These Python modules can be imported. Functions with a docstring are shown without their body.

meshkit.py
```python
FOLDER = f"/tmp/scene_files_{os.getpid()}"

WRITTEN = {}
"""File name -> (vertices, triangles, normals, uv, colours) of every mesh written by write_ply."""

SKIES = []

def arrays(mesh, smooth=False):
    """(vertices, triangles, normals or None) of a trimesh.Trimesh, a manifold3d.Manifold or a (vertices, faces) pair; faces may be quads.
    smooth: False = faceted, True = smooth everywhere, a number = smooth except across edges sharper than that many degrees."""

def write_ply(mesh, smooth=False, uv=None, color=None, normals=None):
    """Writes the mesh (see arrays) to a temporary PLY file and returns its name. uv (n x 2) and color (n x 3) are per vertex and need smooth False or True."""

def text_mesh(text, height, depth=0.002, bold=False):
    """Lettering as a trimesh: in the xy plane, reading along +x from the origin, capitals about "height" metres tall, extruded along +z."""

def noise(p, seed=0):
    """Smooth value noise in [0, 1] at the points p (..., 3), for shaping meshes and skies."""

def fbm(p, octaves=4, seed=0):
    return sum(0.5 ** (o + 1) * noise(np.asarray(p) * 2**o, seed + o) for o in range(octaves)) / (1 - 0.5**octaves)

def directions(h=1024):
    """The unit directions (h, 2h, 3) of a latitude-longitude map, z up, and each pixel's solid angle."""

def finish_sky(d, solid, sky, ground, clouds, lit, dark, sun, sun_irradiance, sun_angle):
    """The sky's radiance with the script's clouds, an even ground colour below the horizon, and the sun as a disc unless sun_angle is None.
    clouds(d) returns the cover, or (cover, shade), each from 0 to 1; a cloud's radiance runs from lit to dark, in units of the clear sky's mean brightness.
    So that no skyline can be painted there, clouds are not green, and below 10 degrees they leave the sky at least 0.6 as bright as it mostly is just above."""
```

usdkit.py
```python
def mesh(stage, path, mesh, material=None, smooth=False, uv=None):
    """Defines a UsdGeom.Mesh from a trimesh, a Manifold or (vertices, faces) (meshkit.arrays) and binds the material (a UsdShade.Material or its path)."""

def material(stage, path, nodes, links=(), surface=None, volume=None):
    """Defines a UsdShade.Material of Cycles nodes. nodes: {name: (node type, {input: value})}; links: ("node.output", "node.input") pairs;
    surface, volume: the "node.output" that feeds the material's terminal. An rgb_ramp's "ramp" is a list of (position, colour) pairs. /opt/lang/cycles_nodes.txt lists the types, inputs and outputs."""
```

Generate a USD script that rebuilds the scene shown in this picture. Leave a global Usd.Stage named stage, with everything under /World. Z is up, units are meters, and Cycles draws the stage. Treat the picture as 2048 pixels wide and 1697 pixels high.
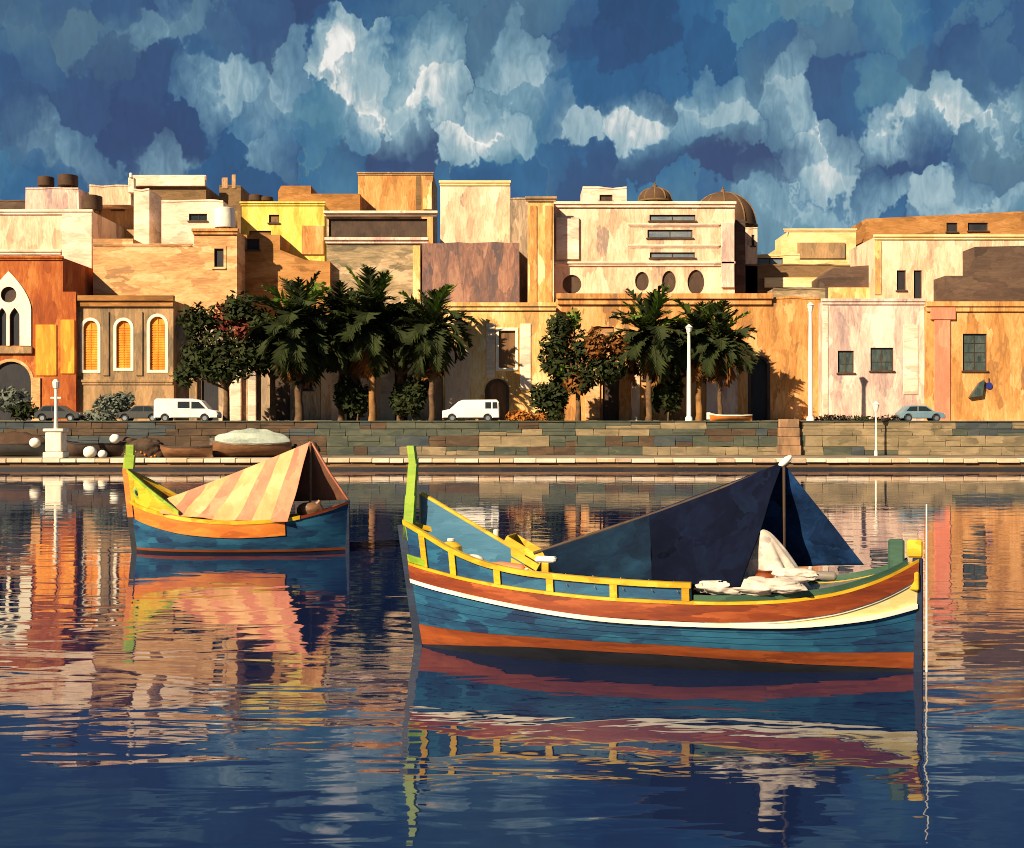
import math, random
import numpy as np, trimesh, usdkit, meshkit
from shapely.geometry import Polygon, box as sbox
from shapely import affinity
from scipy.interpolate import PchipInterpolator
from pxr import Usd, UsdGeom, UsdLux, UsdShade, Gf, Sdf

stage = Usd.Stage.CreateInMemory()
UsdGeom.Xform.Define(stage, '/World')
UsdGeom.Scope.Define(stage, '/World/Looks')
rng = random.Random(7)
nrg = np.random.default_rng(11)

# ------------------------------------------------------------------ camera, sky, sun
F, CH = 2472.0, 3.7                       # focal length in photo pixels, eye height above the water
cam = UsdGeom.Camera.Define(stage, '/World/camera')
cam.CreateHorizontalApertureAttr(36.0)
cam.CreateVerticalApertureAttr(36.0 * 848 / 1024)
cam.CreateFocalLengthAttr(36.0 / 2048 * F)
cam.CreateClippingRangeAttr(Gf.Vec2f(0.1, 5000))
EXPOSURE = 1.36
cam.CreateExposureAttr(EXPOSURE)
cam.AddTranslateOp().Set(Gf.Vec3d(0, 0, CH))
cam.AddRotateXOp().Set(90.0)

SUN_EL = math.radians(31)
SUN_AZ = math.atan2(-0.66, -0.75)
sd = np.array([math.sin(SUN_AZ) * math.cos(SUN_EL), math.cos(SUN_AZ) * math.cos(SUN_EL), math.sin(SUN_EL)])
sun = UsdLux.DistantLight.Define(stage, '/World/sun')
sun.CreateIntensityAttr(1.0)
sun.CreateNormalizeAttr(True)
sun.CreateAngleAttr(0.5)
sun.CreateColorAttr(Gf.Vec3f(1.0, 0.85, 0.60))
_x = np.cross([0, 0, 1], sd); _x /= np.linalg.norm(_x); _y = np.cross(sd, _x)
sun.AddTransformOp().Set(Gf.Matrix4d(*_x, 0, *_y, 0, *sd, 0, 0, 0, 0, 1))


def direction(px, py):
    v = np.array([(px - 1024) / F, 1.0, (848.5 - py) / F])
    return v / np.linalg.norm(v)


def sky_material():
    N = {'tc': ('texture_coordinate', {}), 'sky': ('sky_texture', {'sky_type': 'single_scattering', 'sun_disc': False, 'sun_elevation': SUN_EL, 'sun_rotation': SUN_AZ})}
    Lk = []
    # broken, brush-like cells: the direction is bent by noise and snapped part of the way to cell centres
    N['m1'] = ('mapping', {'scale': (1.0, 1.0, 0.75), 'rotation': (0, 0.42, 0)})
    N['n1'] = ('noise_texture', {'scale': 15.0, 'detail': 5.0, 'roughness': 0.62})
    N['n1c'] = ('vector_math', {'math_type': 'subtract', 'vector2': (0.5, 0.5, 0.5)})
    N['n1s'] = ('vector_math', {'math_type': 'scale', 'scale': 0.085})
    N['d1'] = ('vector_math', {'math_type': 'add'})
    N['vo'] = ('voronoi_texture', {'scale': 34.0, 'feature': 'smooth_f1', 'randomness': 1.0, 'smoothness': 0.2})
    N['mx'] = ('mix_vector', {'fac': 0.58})
    Lk += [('tc.generated', 'm1.vector'), ('m1.vector', 'n1.vector'), ('n1.color', 'n1c.vector1'), ('n1c.vector', 'n1s.vector1'), ('m1.vector', 'd1.vector1'), ('n1s.vector', 'd1.vector2'),
           ('d1.vector', 'vo.vector'), ('d1.vector', 'mx.a'), ('vo.position', 'mx.b')]
    # turn back into direction space
    N['m2'] = ('mapping', {'mapping_type': 'point', 'scale': (1, 1, 1), 'rotation': (0, -0.42, 0)})
    N['unz'] = ('vector_math', {'math_type': 'multiply', 'vector2': (1, 1, 1 / 0.75)})
    Lk += [('mx.result', 'm2.vector')]
    # mapping(point) scales before it rotates, so undo in the opposite order: rotate, then unscale
    Lk += [('m2.vector', 'unz.vector1')]
    pos = 'unz.vector'
    # the blue of the broken dark cloud deck, the whole sky round
    N['nb'] = ('noise_texture', {'scale': 7.5, 'detail': 3.0, 'roughness': 0.6})
    N['rb'] = ('rgb_ramp', {'ramp': SKY_RAMP})
    Lk += [(pos, 'nb.vector'), ('nb.fac', 'rb.fac')]
    N['npu'] = ('noise_texture', {'scale': 5.0, 'detail': 2.0})
    N['mpu'] = ('mapping', {'location': (7.3, 2.2, 4.0)})
    N['fpu'] = ('map_range', {'from_min': 0.52, 'from_max': 0.66, 'to_min': 0, 'to_max': 0.45, 'clamp': True})
    N['cpu'] = ('mix_color', {'b': SKY_PURPLE})
    Lk += [(pos, 'mpu.vector'), ('mpu.vector', 'npu.vector'), ('npu.fac', 'fpu.value'), ('fpu.result', 'cpu.fac'), ('rb.color', 'cpu.a')]
    # darker navy undersides of the clouds
    dk = 'cpu.result'
    for i, (px, py, rx, ry, a) in enumerate(DARKS):
        c = direction(px, py)
        N[f'ds{i}'] = ('vector_math', {'math_type': 'subtract', 'vector2': tuple(c)})
        N[f'dk{i}'] = ('vector_math', {'math_type': 'multiply', 'vector2': (F / rx, F / rx, F / ry)})
        N[f'dl{i}'] = ('vector_math', {'math_type': 'length'})
        N[f'dr{i}'] = ('map_range', {'from_min': 1.2, 'from_max': 0.45, 'to_min': 0.0, 'to_max': a, 'clamp': True})
        N[f'dm{i}'] = ('mix_color', {'b': SKY_NAVY})
        Lk += [(pos, f'ds{i}.vector1'), (f'ds{i}.vector', f'dk{i}.vector1'), (f'dk{i}.vector', f'dl{i}.vector1'), (f'dl{i}.value', f'dr{i}.value'), (f'dr{i}.result', f'dm{i}.fac'), (dk, f'dm{i}.a')]
        dk = f'dm{i}.result'
    # pale clouds: a few where they stand in the picture, and thinner ones of the same kind all round
    last = None
    for i, (px, py, rx, ry, a) in enumerate(CLOUDS):
        c = direction(px, py)
        N[f's{i}'] = ('vector_math', {'math_type': 'subtract', 'vector2': tuple(c)})
        N[f'k{i}'] = ('vector_math', {'math_type': 'multiply', 'vector2': (F / rx, F / rx, F / ry)})
        N[f'l{i}'] = ('vector_math', {'math_type': 'length'})
        N[f'r{i}'] = ('map_range', {'from_min': 1.25, 'from_max': 0.25, 'to_min': 0.0, 'to_max': a, 'clamp': True})
        Lk += [(pos, f's{i}.vector1'), (f's{i}.vector', f'k{i}.vector1'), (f'k{i}.vector', f'l{i}.vector1'), (f'l{i}.value', f'r{i}.value')]
        if last:
            N[f'x{i}'] = ('math', {'math_type': 'maximum'})
            Lk += [(last, f'x{i}.value1'), (f'r{i}.result', f'x{i}.value2')]
            last = f'x{i}.value'
        else:
            last = f'r{i}.result'
    # brush streaks inside the clouds
    N['ms'] = ('mapping', {'scale': (70, 70, 20), 'rotation': (0, 0.85, 0)})
    N['ns'] = ('noise_texture', {'scale': 1.7, 'detail': 4.0, 'roughness': 0.55, 'distortion': 1.2})
    N['fs'] = ('map_range', {'from_min': 0.3, 'from_max': 0.7, 'to_min': 0.76, 'to_max': 1.08, 'clamp': True})
    N['cl'] = ('math', {'math_type': 'multiply', 'use_clamp': True})
    Lk += [('tc.generated', 'ms.vector'), ('ms.vector', 'ns.vector'), ('ns.fac', 'fs.value'), (last, 'cl.value1'), ('fs.result', 'cl.value2')]
    N['rc'] = ('rgb_ramp', {'ramp': CLOUD_RAMP})
    N['fc'] = ('map_range', {'from_min': 0.04, 'from_max': 0.45, 'to_min': 0, 'to_max': 0.92, 'clamp': True})
    N['mc'] = ('mix_color', {})
    Lk += [('cl.value', 'rc.fac'), ('cl.value', 'fc.value'), ('fc.result', 'mc.fac'), (dk, 'mc.a'), ('rc.color', 'mc.b')]
    # fine streaks over everything
    N['fz'] = ('map_range', {'from_min': 0.25, 'from_max': 0.75, 'to_min': 0.90, 'to_max': 1.10})
    N['mz'] = ('vector_math', {'math_type': 'scale'})
    Lk += [('ns.fac', 'fz.value'), ('mc.result', 'mz.vector1'), ('fz.result', 'mz.scale')]
    N['ms2'] = ('mix_color', {'fac': 0.96})
    N['bg'] = ('background_shader', {'strength': 0.1})
    Lk += [('sky.color', 'ms2.a'), ('mz.vector', 'ms2.b'), ('ms2.result', 'bg.color')]
    return usdkit.material(stage, '/World/Looks/sky_look', N, Lk, surface='bg.background')


def srgb(r, g, b, k=1.0):
    f = lambda c: (c / 255 / 12.92 if c <= 10 else ((c / 255 + 0.055) / 1.055) ** 2.4) * k
    return (f(r), f(g), f(b))


SK = 10 / 2 ** EXPOSURE
SKY_RAMP = [(0.30, srgb(30, 58, 98, SK)), (0.40, srgb(30, 76, 120, SK)), (0.48, srgb(40, 94, 136, SK)), (0.55, srgb(68, 118, 144, SK)), (0.63, srgb(94, 138, 152, SK)), (0.74, srgb(128, 160, 170, SK))]
SKY_PURPLE = srgb(62, 66, 102, SK)
SKY_NAVY = srgb(38, 50, 96, SK)
DARKS = [(800, 300, 120, 60, 0.9), (1460, 335, 150, 50, 0.9), (935, 150, 34, 80, 0.7), (230, 190, 100, 90, 0.55), (60, 250, 90, 90, 0.5), (1790, 330, 130, 45, 0.6), (330, 260, 120, 60, 0.5), (1150, 60, 130, 50, 0.45), (1240, 345, 130, 40, 0.7), (1900, 90, 110, 60, 0.45), (600, 335, 60, 30, 0.5),
         (2350, 330, 160, 60, 0.6), (-250, 320, 160, 70, 0.6), (700, -150, 200, 100, 0.5), (1800, -200, 220, 100, 0.5)]
CLOUD_RAMP = [(0.0, srgb(88, 132, 154, SK)), (0.35, srgb(128, 164, 178, SK)), (0.62, srgb(168, 190, 194, SK)), (0.80, srgb(222, 224, 218, SK)), (1.0, srgb(248, 244, 236, SK))]
CLOUDS = [(690, 105, 66, 66, 1.1), (770, 200, 90, 90, 1.05), (735, 150, 50, 60, 1.0), (860, 160, 60, 90, 1.0), (450, 190, 60, 50, 0.62), (560, 180, 90, 110, 0.5), (960, 255, 110, 66, 1.08), (1040, 140, 80, 90, 0.6),
          (1175, 225, 70, 60, 0.72), (1260, 245, 90, 70, 0.8), (1330, 235, 110, 60, 0.5), (1440, 205, 90, 75, 0.66), (1580, 200, 60, 80, 0.62), (1630, 280, 55, 60, 0.98), (1650, 340, 80, 70, 0.75), (1790, 250, 80, 60, 0.72),
          (1900, 210, 100, 60, 0.78), (2000, 215, 60, 70, 0.85), (1560, 400, 60, 60, 0.5), (1690, 420, 110, 40, 0.42), (1900, 392, 220, 40, 0.55), (1580, 430, 140, 50, 0.52), (130, 310, 90, 50, 0.32), (320, 320, 90, 40, 0.36), (330, 60, 110, 60, 0.34), (530, 300, 50, 60, 0.4),
          (2240, 240, 150, 60, 0.7), (2520, 140, 200, 80, 0.6), (-300, 200, 200, 80, 0.6), (-700, 60, 200, 90, 0.7), (800, -260, 240, 120, 0.7), (1600, -320, 300, 120, 0.7), (200, -500, 300, 160, 0.7)]
dome = UsdLux.DomeLight.Define(stage, '/World/sky')
UsdShade.MaterialBindingAPI.Apply(dome.GetPrim()).Bind(sky_material())
dome.GetPrim().SetCustomDataByKey('kind', 'structure')

# ------------------------------------------------------------------ helpers
used = {}


def path_for(name, parent=None):
    base = (str(parent) if parent else '/World') + '/' + name
    n = used.get(base, -1) + 1
    used[base] = n
    return base if n == 0 else f'{base}_{n:03d}'


def obj(name, mesh, mat, parent=None, smooth=False):
    p = path_for(name, parent)
    return str(usdkit.mesh(stage, p, mesh, mat, smooth=smooth).GetPath())


def tag(path, label=None, cat=None, group=None, kind=None):
    pr = stage.GetPrimAtPath(path)
    for k, v in (('label', label), ('category', cat), ('group', group), ('kind', kind)):
        if v:
            pr.SetCustomDataByKey(k, v)
    return path


def thing(name, label, cat, loc=(0, 0, 0), rz=0.0, group=None):
    p = path_for(name)
    x = UsdGeom.Xform.Define(stage, p)
    x.AddTranslateOp().Set(Gf.Vec3d(*map(float, loc)))
    x.AddRotateZOp().Set(float(rz))
    return tag(p, label, cat, group)


def P(px, py, Y):
    return np.array([(px - 1024) / F * Y, Y, CH - (py - 848.5) / F * Y])


cat_ = trimesh.util.concatenate


def bx(x0, x1, y0, y1, z0, z1):
    return trimesh.creation.box(bounds=[[x0, y0, z0], [x1, y1, z1]])


def chamfer_box(x0, x1, y0, y1, z0, z1, c):
    """a box with all edges cut"""
    pts = []
    for sx in (0, 1):
        for sy in (0, 1):
            for sz in (0, 1):
                p = [(x0, x1)[sx], (y0, y1)[sy], (z0, z1)[sz]]
                s = [(-1, 1)[sx], (-1, 1)[sy], (-1, 1)[sz]]
                for k in range(3):
                    q = [p[i] - s[i] * c * (0 if i == k else 1) for i in range(3)]
                    pts.append(q)
    return trimesh.convex.convex_hull(np.array(pts))


def tube(points, radii, n=8, caps=True):
    p = np.asarray(points, float)
    r = np.broadcast_to(np.asarray(radii, float), (len(p),))
    t = np.gradient(p, axis=0)
    t /= np.linalg.norm(t, axis=1, keepdims=True) + 1e-12
    ref = np.where(np.abs(t[:, 2:]) < 0.9, [0, 0, 1.0], [1.0, 0, 0])
    a = np.cross(t, ref); a /= np.linalg.norm(a, axis=1, keepdims=True)
    b = np.cross(t, a)
    ang = np.arange(n) * 2 * np.pi / n
    v = (p[:, None] + r[:, None, None] * (np.cos(ang)[None, :, None] * a[:, None] + np.sin(ang)[None, :, None] * b[:, None])).reshape(-1, 3)
    f = []
    for i in range(len(p) - 1):
        for j in range(n):
            q = [i * n + j, i * n + (j + 1) % n, (i + 1) * n + (j + 1) % n, (i + 1) * n + j]
            f += [[q[0], q[2], q[1]], [q[0], q[3], q[2]]]
    if caps:
        c0, c1 = len(v), len(v) + 1
        v = np.vstack([v, p[0], p[-1]])
        for j in range(n):
            f += [[c0, j, (j + 1) % n], [c1, (len(p) - 1) * n + (j + 1) % n, (len(p) - 1) * n + j]]
    return trimesh.Trimesh(v, f, process=False)


def standing(poly, y0, y1):
    """a shapely polygon in (x, z) as a slab from y0 (front) to y1"""
    m = trimesh.creation.extrude_polygon(poly, y1 - y0, engine='earcut')
    v = m.vertices.copy()
    m.vertices = np.stack([v[:, 0], y1 - v[:, 2], v[:, 1]], 1)
    return m


def lathe(profile, n=20):
    return trimesh.creation.revolve(np.array(profile, float), sections=n)


def arch_poly(cx, z0, w, h, kind='arch'):
    if kind == 'rect':
        return sbox(cx - w / 2, z0, cx + w / 2, z0 + h)
    if kind == 'round':
        return Polygon([(cx + w / 2 * math.cos(a), z0 + h / 2 + h / 2 * math.sin(a)) for a in np.linspace(0, 2 * np.pi, 22)[:-1]])
    k = w / 2 if kind == 'arch' else w * 0.85
    k = min(k, h * 0.8)
    pts = [(cx - w / 2, z0), (cx + w / 2, z0)]
    if kind == 'arch':
        pts += [(cx + w / 2 * math.cos(a), z0 + h - k + k * math.sin(a)) for a in np.linspace(0, np.pi, 15)]
    else:
        for t in np.linspace(0, 1, 9):
            pts.append((cx + w / 2 * (1 - t ** 1.7), z0 + h - k + k * t))
        for t in np.linspace(1, 0, 9)[1:]:
            pts.append((cx - w / 2 * (1 - t ** 1.7), z0 + h - k + k * t))
    return Polygon(pts).buffer(0)


# ------------------------------------------------------------------ materials
def paint(name, cols, cell=(0.9, 0.9, 1.6), streak=(6, 6, 0.9), rough=0.85, bump=0.25, snap=0.75, contrast=1.0, spec=0.25, seed=None, bumpd=0.03, sw=0.45, dist=0.7):
    """matt paint or plaster laid on by hand: patches of neighbouring tones with streaks and low ridges"""
    s = seed if seed is not None else (sum(map(ord, name)) * 7) % 97
    k = len(cols)
    pos = np.linspace(0.5 - (0.24 if k < 4 else 0.27) / contrast, 0.5 + (0.24 if k < 4 else 0.19) / contrast, k) if k > 1 else [0.5]
    N = {'g': ('geometry', {}), 'm': ('mapping', {'scale': tuple(1 / c for c in cell), 'location': (s * 1.7, s * 0.9, s * 2.3), 'rotation': (0, 0.12, 0)}),
         'n0': ('noise_texture', {'scale': 1.6, 'detail': 3.0, 'roughness': 0.6}), 'c0': ('vector_math', {'math_type': 'subtract', 'vector2': (.5, .5, .5)}), 's0': ('vector_math', {'math_type': 'scale', 'scale': 0.9}),
         'a0': ('vector_math', {'math_type': 'add'}), 'v': ('voronoi_texture', {'scale': 1.0}), 'mx': ('mix_vector', {'fac': snap}),
         'n1': ('noise_texture', {'scale': 0.55, 'detail': 2.5, 'roughness': 0.6}),
         'ms': ('mapping', {'scale': streak, 'location': (s, s, s)}), 'n2': ('noise_texture', {'scale': 1.0, 'detail': 5.0, 'roughness': 0.65, 'distortion': dist}),
         'ad': ('math', {'math_type': 'multiply_add', 'value2': sw, 'value3': -sw / 2}), 'sm': ('math', {'math_type': 'add'}),
         'r': ('rgb_ramp', {'ramp': list(zip([float(x) for x in pos], cols)) if k > 1 else [(0, cols[0]), (1, cols[0])]}),
         'b': ('bump', {'strength': bump, 'distance': bumpd}), 'p': ('principled_bsdf', {'roughness': rough, 'specular_ior_level': spec})}
    Lk = [('g.position', 'm.vector'), ('m.vector', 'n0.vector'), ('n0.color', 'c0.vector1'), ('c0.vector', 's0.vector1'), ('m.vector', 'a0.vector1'), ('s0.vector', 'a0.vector2'), ('a0.vector', 'v.vector'),
          ('a0.vector', 'mx.a'), ('v.position', 'mx.b'), ('mx.result', 'n1.vector'), ('g.position', 'ms.vector'), ('ms.vector', 'n2.vector'), ('n2.fac', 'ad.value1'), ('ad.value', 'sm.value1'), ('n1.fac', 'sm.value2'),
          ('sm.value', 'r.fac'), ('r.color', 'p.base_color'), ('n2.fac', 'b.height'), ('b.normal', 'p.normal')]
    return usdkit.material(stage, '/World/Looks/' + name, N, Lk, surface='p.BSDF')


def plain(name, col, rough=0.5, spec=0.4, metallic=0.0):
    return usdkit.material(stage, '/World/Looks/' + name, {'n': ('noise_texture', {'scale': 6.0, 'detail': 4.0}), 'g': ('geometry', {}), 'r': ('rgb_ramp', {'ramp': [(0.3, tuple(c * 0.8 for c in col)), (0.7, tuple(min(1, c * 1.15) for c in col))]}),
                           'p': ('principled_bsdf', {'roughness': rough, 'specular_ior_level': spec, 'metallic': metallic})}, [('g.position', 'n.vector'), ('n.fac', 'r.fac'), ('r.color', 'p.base_color')], surface='p.BSDF')


def leafy(name, cols, rough=0.75):
    N = {'g': ('geometry', {}), 'n': ('noise_texture', {'scale': 0.8, 'detail': 2.0}), 'ad': ('math', {'math_type': 'multiply_add', 'value2': 0.55}), 'sb': ('math', {'math_type': 'multiply', 'value2': 0.55}),
         'r': ('rgb_ramp', {'ramp': cols}), 'p': ('principled_bsdf', {'roughness': rough, 'specular_ior_level': 0.12}), 't': ('translucent_bsdf', {}), 'x': ('mix_closure', {'fac': 0.18})}
    Lk = [('g.position', 'n.vector'), ('g.random_per_island', 'ad.value1'), ('n.fac', 'sb.value1'), ('sb.value', 'ad.value3'), ('ad.value', 'r.fac'), ('r.color', 'p.base_color'), ('r.color', 't.color'), ('p.BSDF', 'x.closure1'), ('t.BSDF', 'x.closure2')]
    return usdkit.material(stage, '/World/Looks/' + name, N, Lk, surface='x.closure')


M = {}
M['window_glass'] = plain('window_glass', (0.018, 0.022, 0.022), 0.18, 0.5)
M['green_glass'] = paint('green_glass', [(0.02, 0.03, 0.028), (0.05, 0.065, 0.055), (0.09, 0.10, 0.085)], cell=(0.25, 0.25, 0.6), streak=(9, 9, 1.5), rough=0.3, spec=0.5)
M['dark_opening'] = paint('dark_opening', [(0.012, 0.012, 0.016), (0.03, 0.026, 0.028)], cell=(0.6, 0.6, 1.2), rough=0.7)
M['brown_wood'] = paint('brown_wood', [(0.09, 0.042, 0.018), (0.16, 0.075, 0.03), (0.22, 0.11, 0.045)], cell=(0.3, 0.3, 1.2), streak=(14, 14, 1.2), rough=0.7)
M['dark_wood'] = paint('dark_wood', [(0.03, 0.018, 0.013), (0.06, 0.034, 0.022), (0.085, 0.05, 0.03)], cell=(0.5, 0.5, 0.8), rough=0.75)
M['orange_shutter'] = paint('orange_shutter', [(0.55, 0.13, 0.006), (0.74, 0.22, 0.010), (0.80, 0.36, 0.03)], cell=(0.35, 0.35, 1.4), streak=(9, 9, 0.8), rough=0.6)
M['blue_window'] = paint('blue_window', [(0.07, 0.09, 0.12), (0.13, 0.15, 0.17), (0.2, 0.2, 0.18)], cell=(1.2, 1.2, 0.3), rough=0.45)
M['white_trim'] = paint('white_trim', [(0.62, 0.50, 0.38), (0.76, 0.64, 0.48), (0.82, 0.72, 0.57)], cell=(0.5, 0.5, 0.8))

WALLS = {   # albedo tones of each wall, dark to light
    'cream': [(0.27, 0.19, 0.15), (0.50, 0.31, 0.19), (0.68, 0.455, 0.30), (0.74, 0.54, 0.39)],
    'white': [(0.32, 0.24, 0.20), (0.54, 0.38, 0.27), (0.70, 0.515, 0.38), (0.78, 0.62, 0.48)],
    'peach': [(0.30, 0.16, 0.075), (0.40, 0.19, 0.075), (0.58, 0.305, 0.125), (0.68, 0.41, 0.21)],
    'pink_white': [(0.27, 0.19, 0.19), (0.44, 0.28, 0.23), (0.62, 0.42, 0.325), (0.74, 0.55, 0.45)],
    'orange': [(0.20, 0.11, 0.06), (0.36, 0.15, 0.040), (0.55, 0.245, 0.075), (0.66, 0.35, 0.14)],
    'deep_orange': [(0.17, 0.072, 0.02), (0.32, 0.135, 0.036), (0.46, 0.22, 0.075)],
    'rust': [(0.20, 0.042, 0.012), (0.33, 0.075, 0.016), (0.48, 0.17, 0.04)],
    'tan': [(0.13, 0.09, 0.055), (0.28, 0.165, 0.08), (0.46, 0.26, 0.12)],
    'olive_tan': [(0.10, 0.085, 0.06), (0.16, 0.12, 0.07), (0.30, 0.21, 0.115), (0.50, 0.33, 0.2)],
    'yellow': [(0.42, 0.26, 0.04), (0.68, 0.47, 0.08), (0.74, 0.56, 0.17)],
    'pale_yellow': [(0.54, 0.34, 0.13), (0.70, 0.49, 0.22), (0.78, 0.61, 0.36)],
    'gold': [(0.30, 0.18, 0.085), (0.48, 0.25, 0.075), (0.68, 0.395, 0.14), (0.76, 0.55, 0.30)],
    'mauve': [(0.075, 0.06, 0.07), (0.11, 0.07, 0.065), (0.21, 0.105, 0.078), (0.32, 0.17, 0.115)],
    'brown': [(0.05, 0.03, 0.022), (0.085, 0.05, 0.034), (0.13, 0.078, 0.05)],
    'mid_brown': [(0.10, 0.058, 0.026), (0.165, 0.092, 0.04), (0.24, 0.135, 0.065)],
    'salmon': [(0.56, 0.15, 0.08), (0.66, 0.19, 0.105), (0.70, 0.28, 0.16)],
    'stucco': [(0.13, 0.10, 0.08), (0.30, 0.2, 0.12), (0.62, 0.44, 0.3)],
}
for n_, c_ in WALLS.items():
    level = n_ in ('peach', 'olive_tan', 'deep_orange', 'white', 'brown', 'mid_brown', 'pale_yellow')
    M[n_] = paint('wall_' + n_, c_, cell=(2.4, 2.4, 0.9) if level else (1.0, 1.0, 2.6), streak=(0.45, 0.45, 1.9) if level else (1.9, 1.9, 0.42), rough=0.92, bump=0.6, bumpd=0.05, contrast=1.15, snap=0.72, sw=0.55, dist=2.2)

# ------------------------------------------------------------------ water, quay, wall, street
QY, WY, SZ, QZ = 100.0, 112.0, 3.9, 0.86       # quay edge, retaining wall, street level, quay level
wN = {'g': ('geometry', {}), 'm1': ('mapping', {'scale': (0.30, 0.75, 1)}), 'm2': ('mapping', {'scale': (1.1, 2.6, 1), 'rotation': (0, 0, 0.15)}), 'm3': ('mapping', {'scale': (0.05, 0.12, 1)}),
      'n1': ('noise_texture', {'scale': 1.0, 'detail': 2.0, 'roughness': 0.45, 'distortion': 0.9}), 'n2': ('noise_texture', {'scale': 1.0, 'detail': 2.0, 'roughness': 0.5, 'distortion': 0.5}), 'n3': ('noise_texture', {'scale': 1.0, 'detail': 2.0}),
      'k': ('map_range', {'from_min': 0.38, 'from_max': 0.62, 'to_min': 0.12, 'to_max': 1.0, 'clamp': True}),
      'h2': ('math', {'math_type': 'multiply', 'value2': 0.0}), 'q2': ('math', {'math_type': 'multiply', 'value2': 0.26}), 'xyz': ('separate_xyz', {}), 'lee': ('map_range', {'from_min': 12, 'from_max': 60, 'to_min': 0.9, 'to_max': 0.24, 'clamp': True}), 'hl': ('math', {'math_type': 'multiply'}), 'h': ('math', {'math_type': 'add'}),
      'b': ('bump', {'strength': 1.0, 'distance': 0.027}),
      'r': ('rgb_ramp', {'ramp': [(0.35, (0.0045, 0.0105, 0.040)), (0.65, (0.0070, 0.0145, 0.050))]}),
      'p': ('principled_bsdf', {'roughness': 0.02, 'ior': 1.48, 'specular_ior_level': 0.5, 'specular_tint': (1.0, 0.97, 0.80)})}
wL = [('g.position', 'm1.vector'), ('g.position', 'm2.vector'), ('g.position', 'm3.vector'), ('m1.vector', 'n1.vector'), ('m2.vector', 'n2.vector'), ('m3.vector', 'n3.vector'),
      ('n3.fac', 'k.value'), ('n2.fac', 'h2.value1'), ('k.result', 'h2.value2'), ('h2.value', 'q2.value1'), ('n1.fac', 'h.value1'), ('q2.value', 'h.value2'), ('g.position', 'xyz.vector'), ('xyz.y', 'lee.value'), ('h.value', 'hl.value1'), ('lee.result', 'hl.value2'), ('hl.value', 'b.height'), ('b.normal', 'p.normal'), ('n3.fac', 'r.fac'), ('r.color', 'p.base_color')]
M['water'] = usdkit.material(stage, '/World/Looks/water_look', wN, wL, surface='p.BSDF')
gx, gy = 400.0, (-150.0, QY + 0.3)
wv = np.array([[-gx, gy[0], 0], [gx, gy[0], 0], [gx, gy[1], 0], [-gx, gy[1], 0]])
tag(obj('water', (wv, np.array([[0, 1, 2, 3]])), M['water']), 'dark blue harbour water with broken reflections of the town', 'water', kind='structure')

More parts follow.
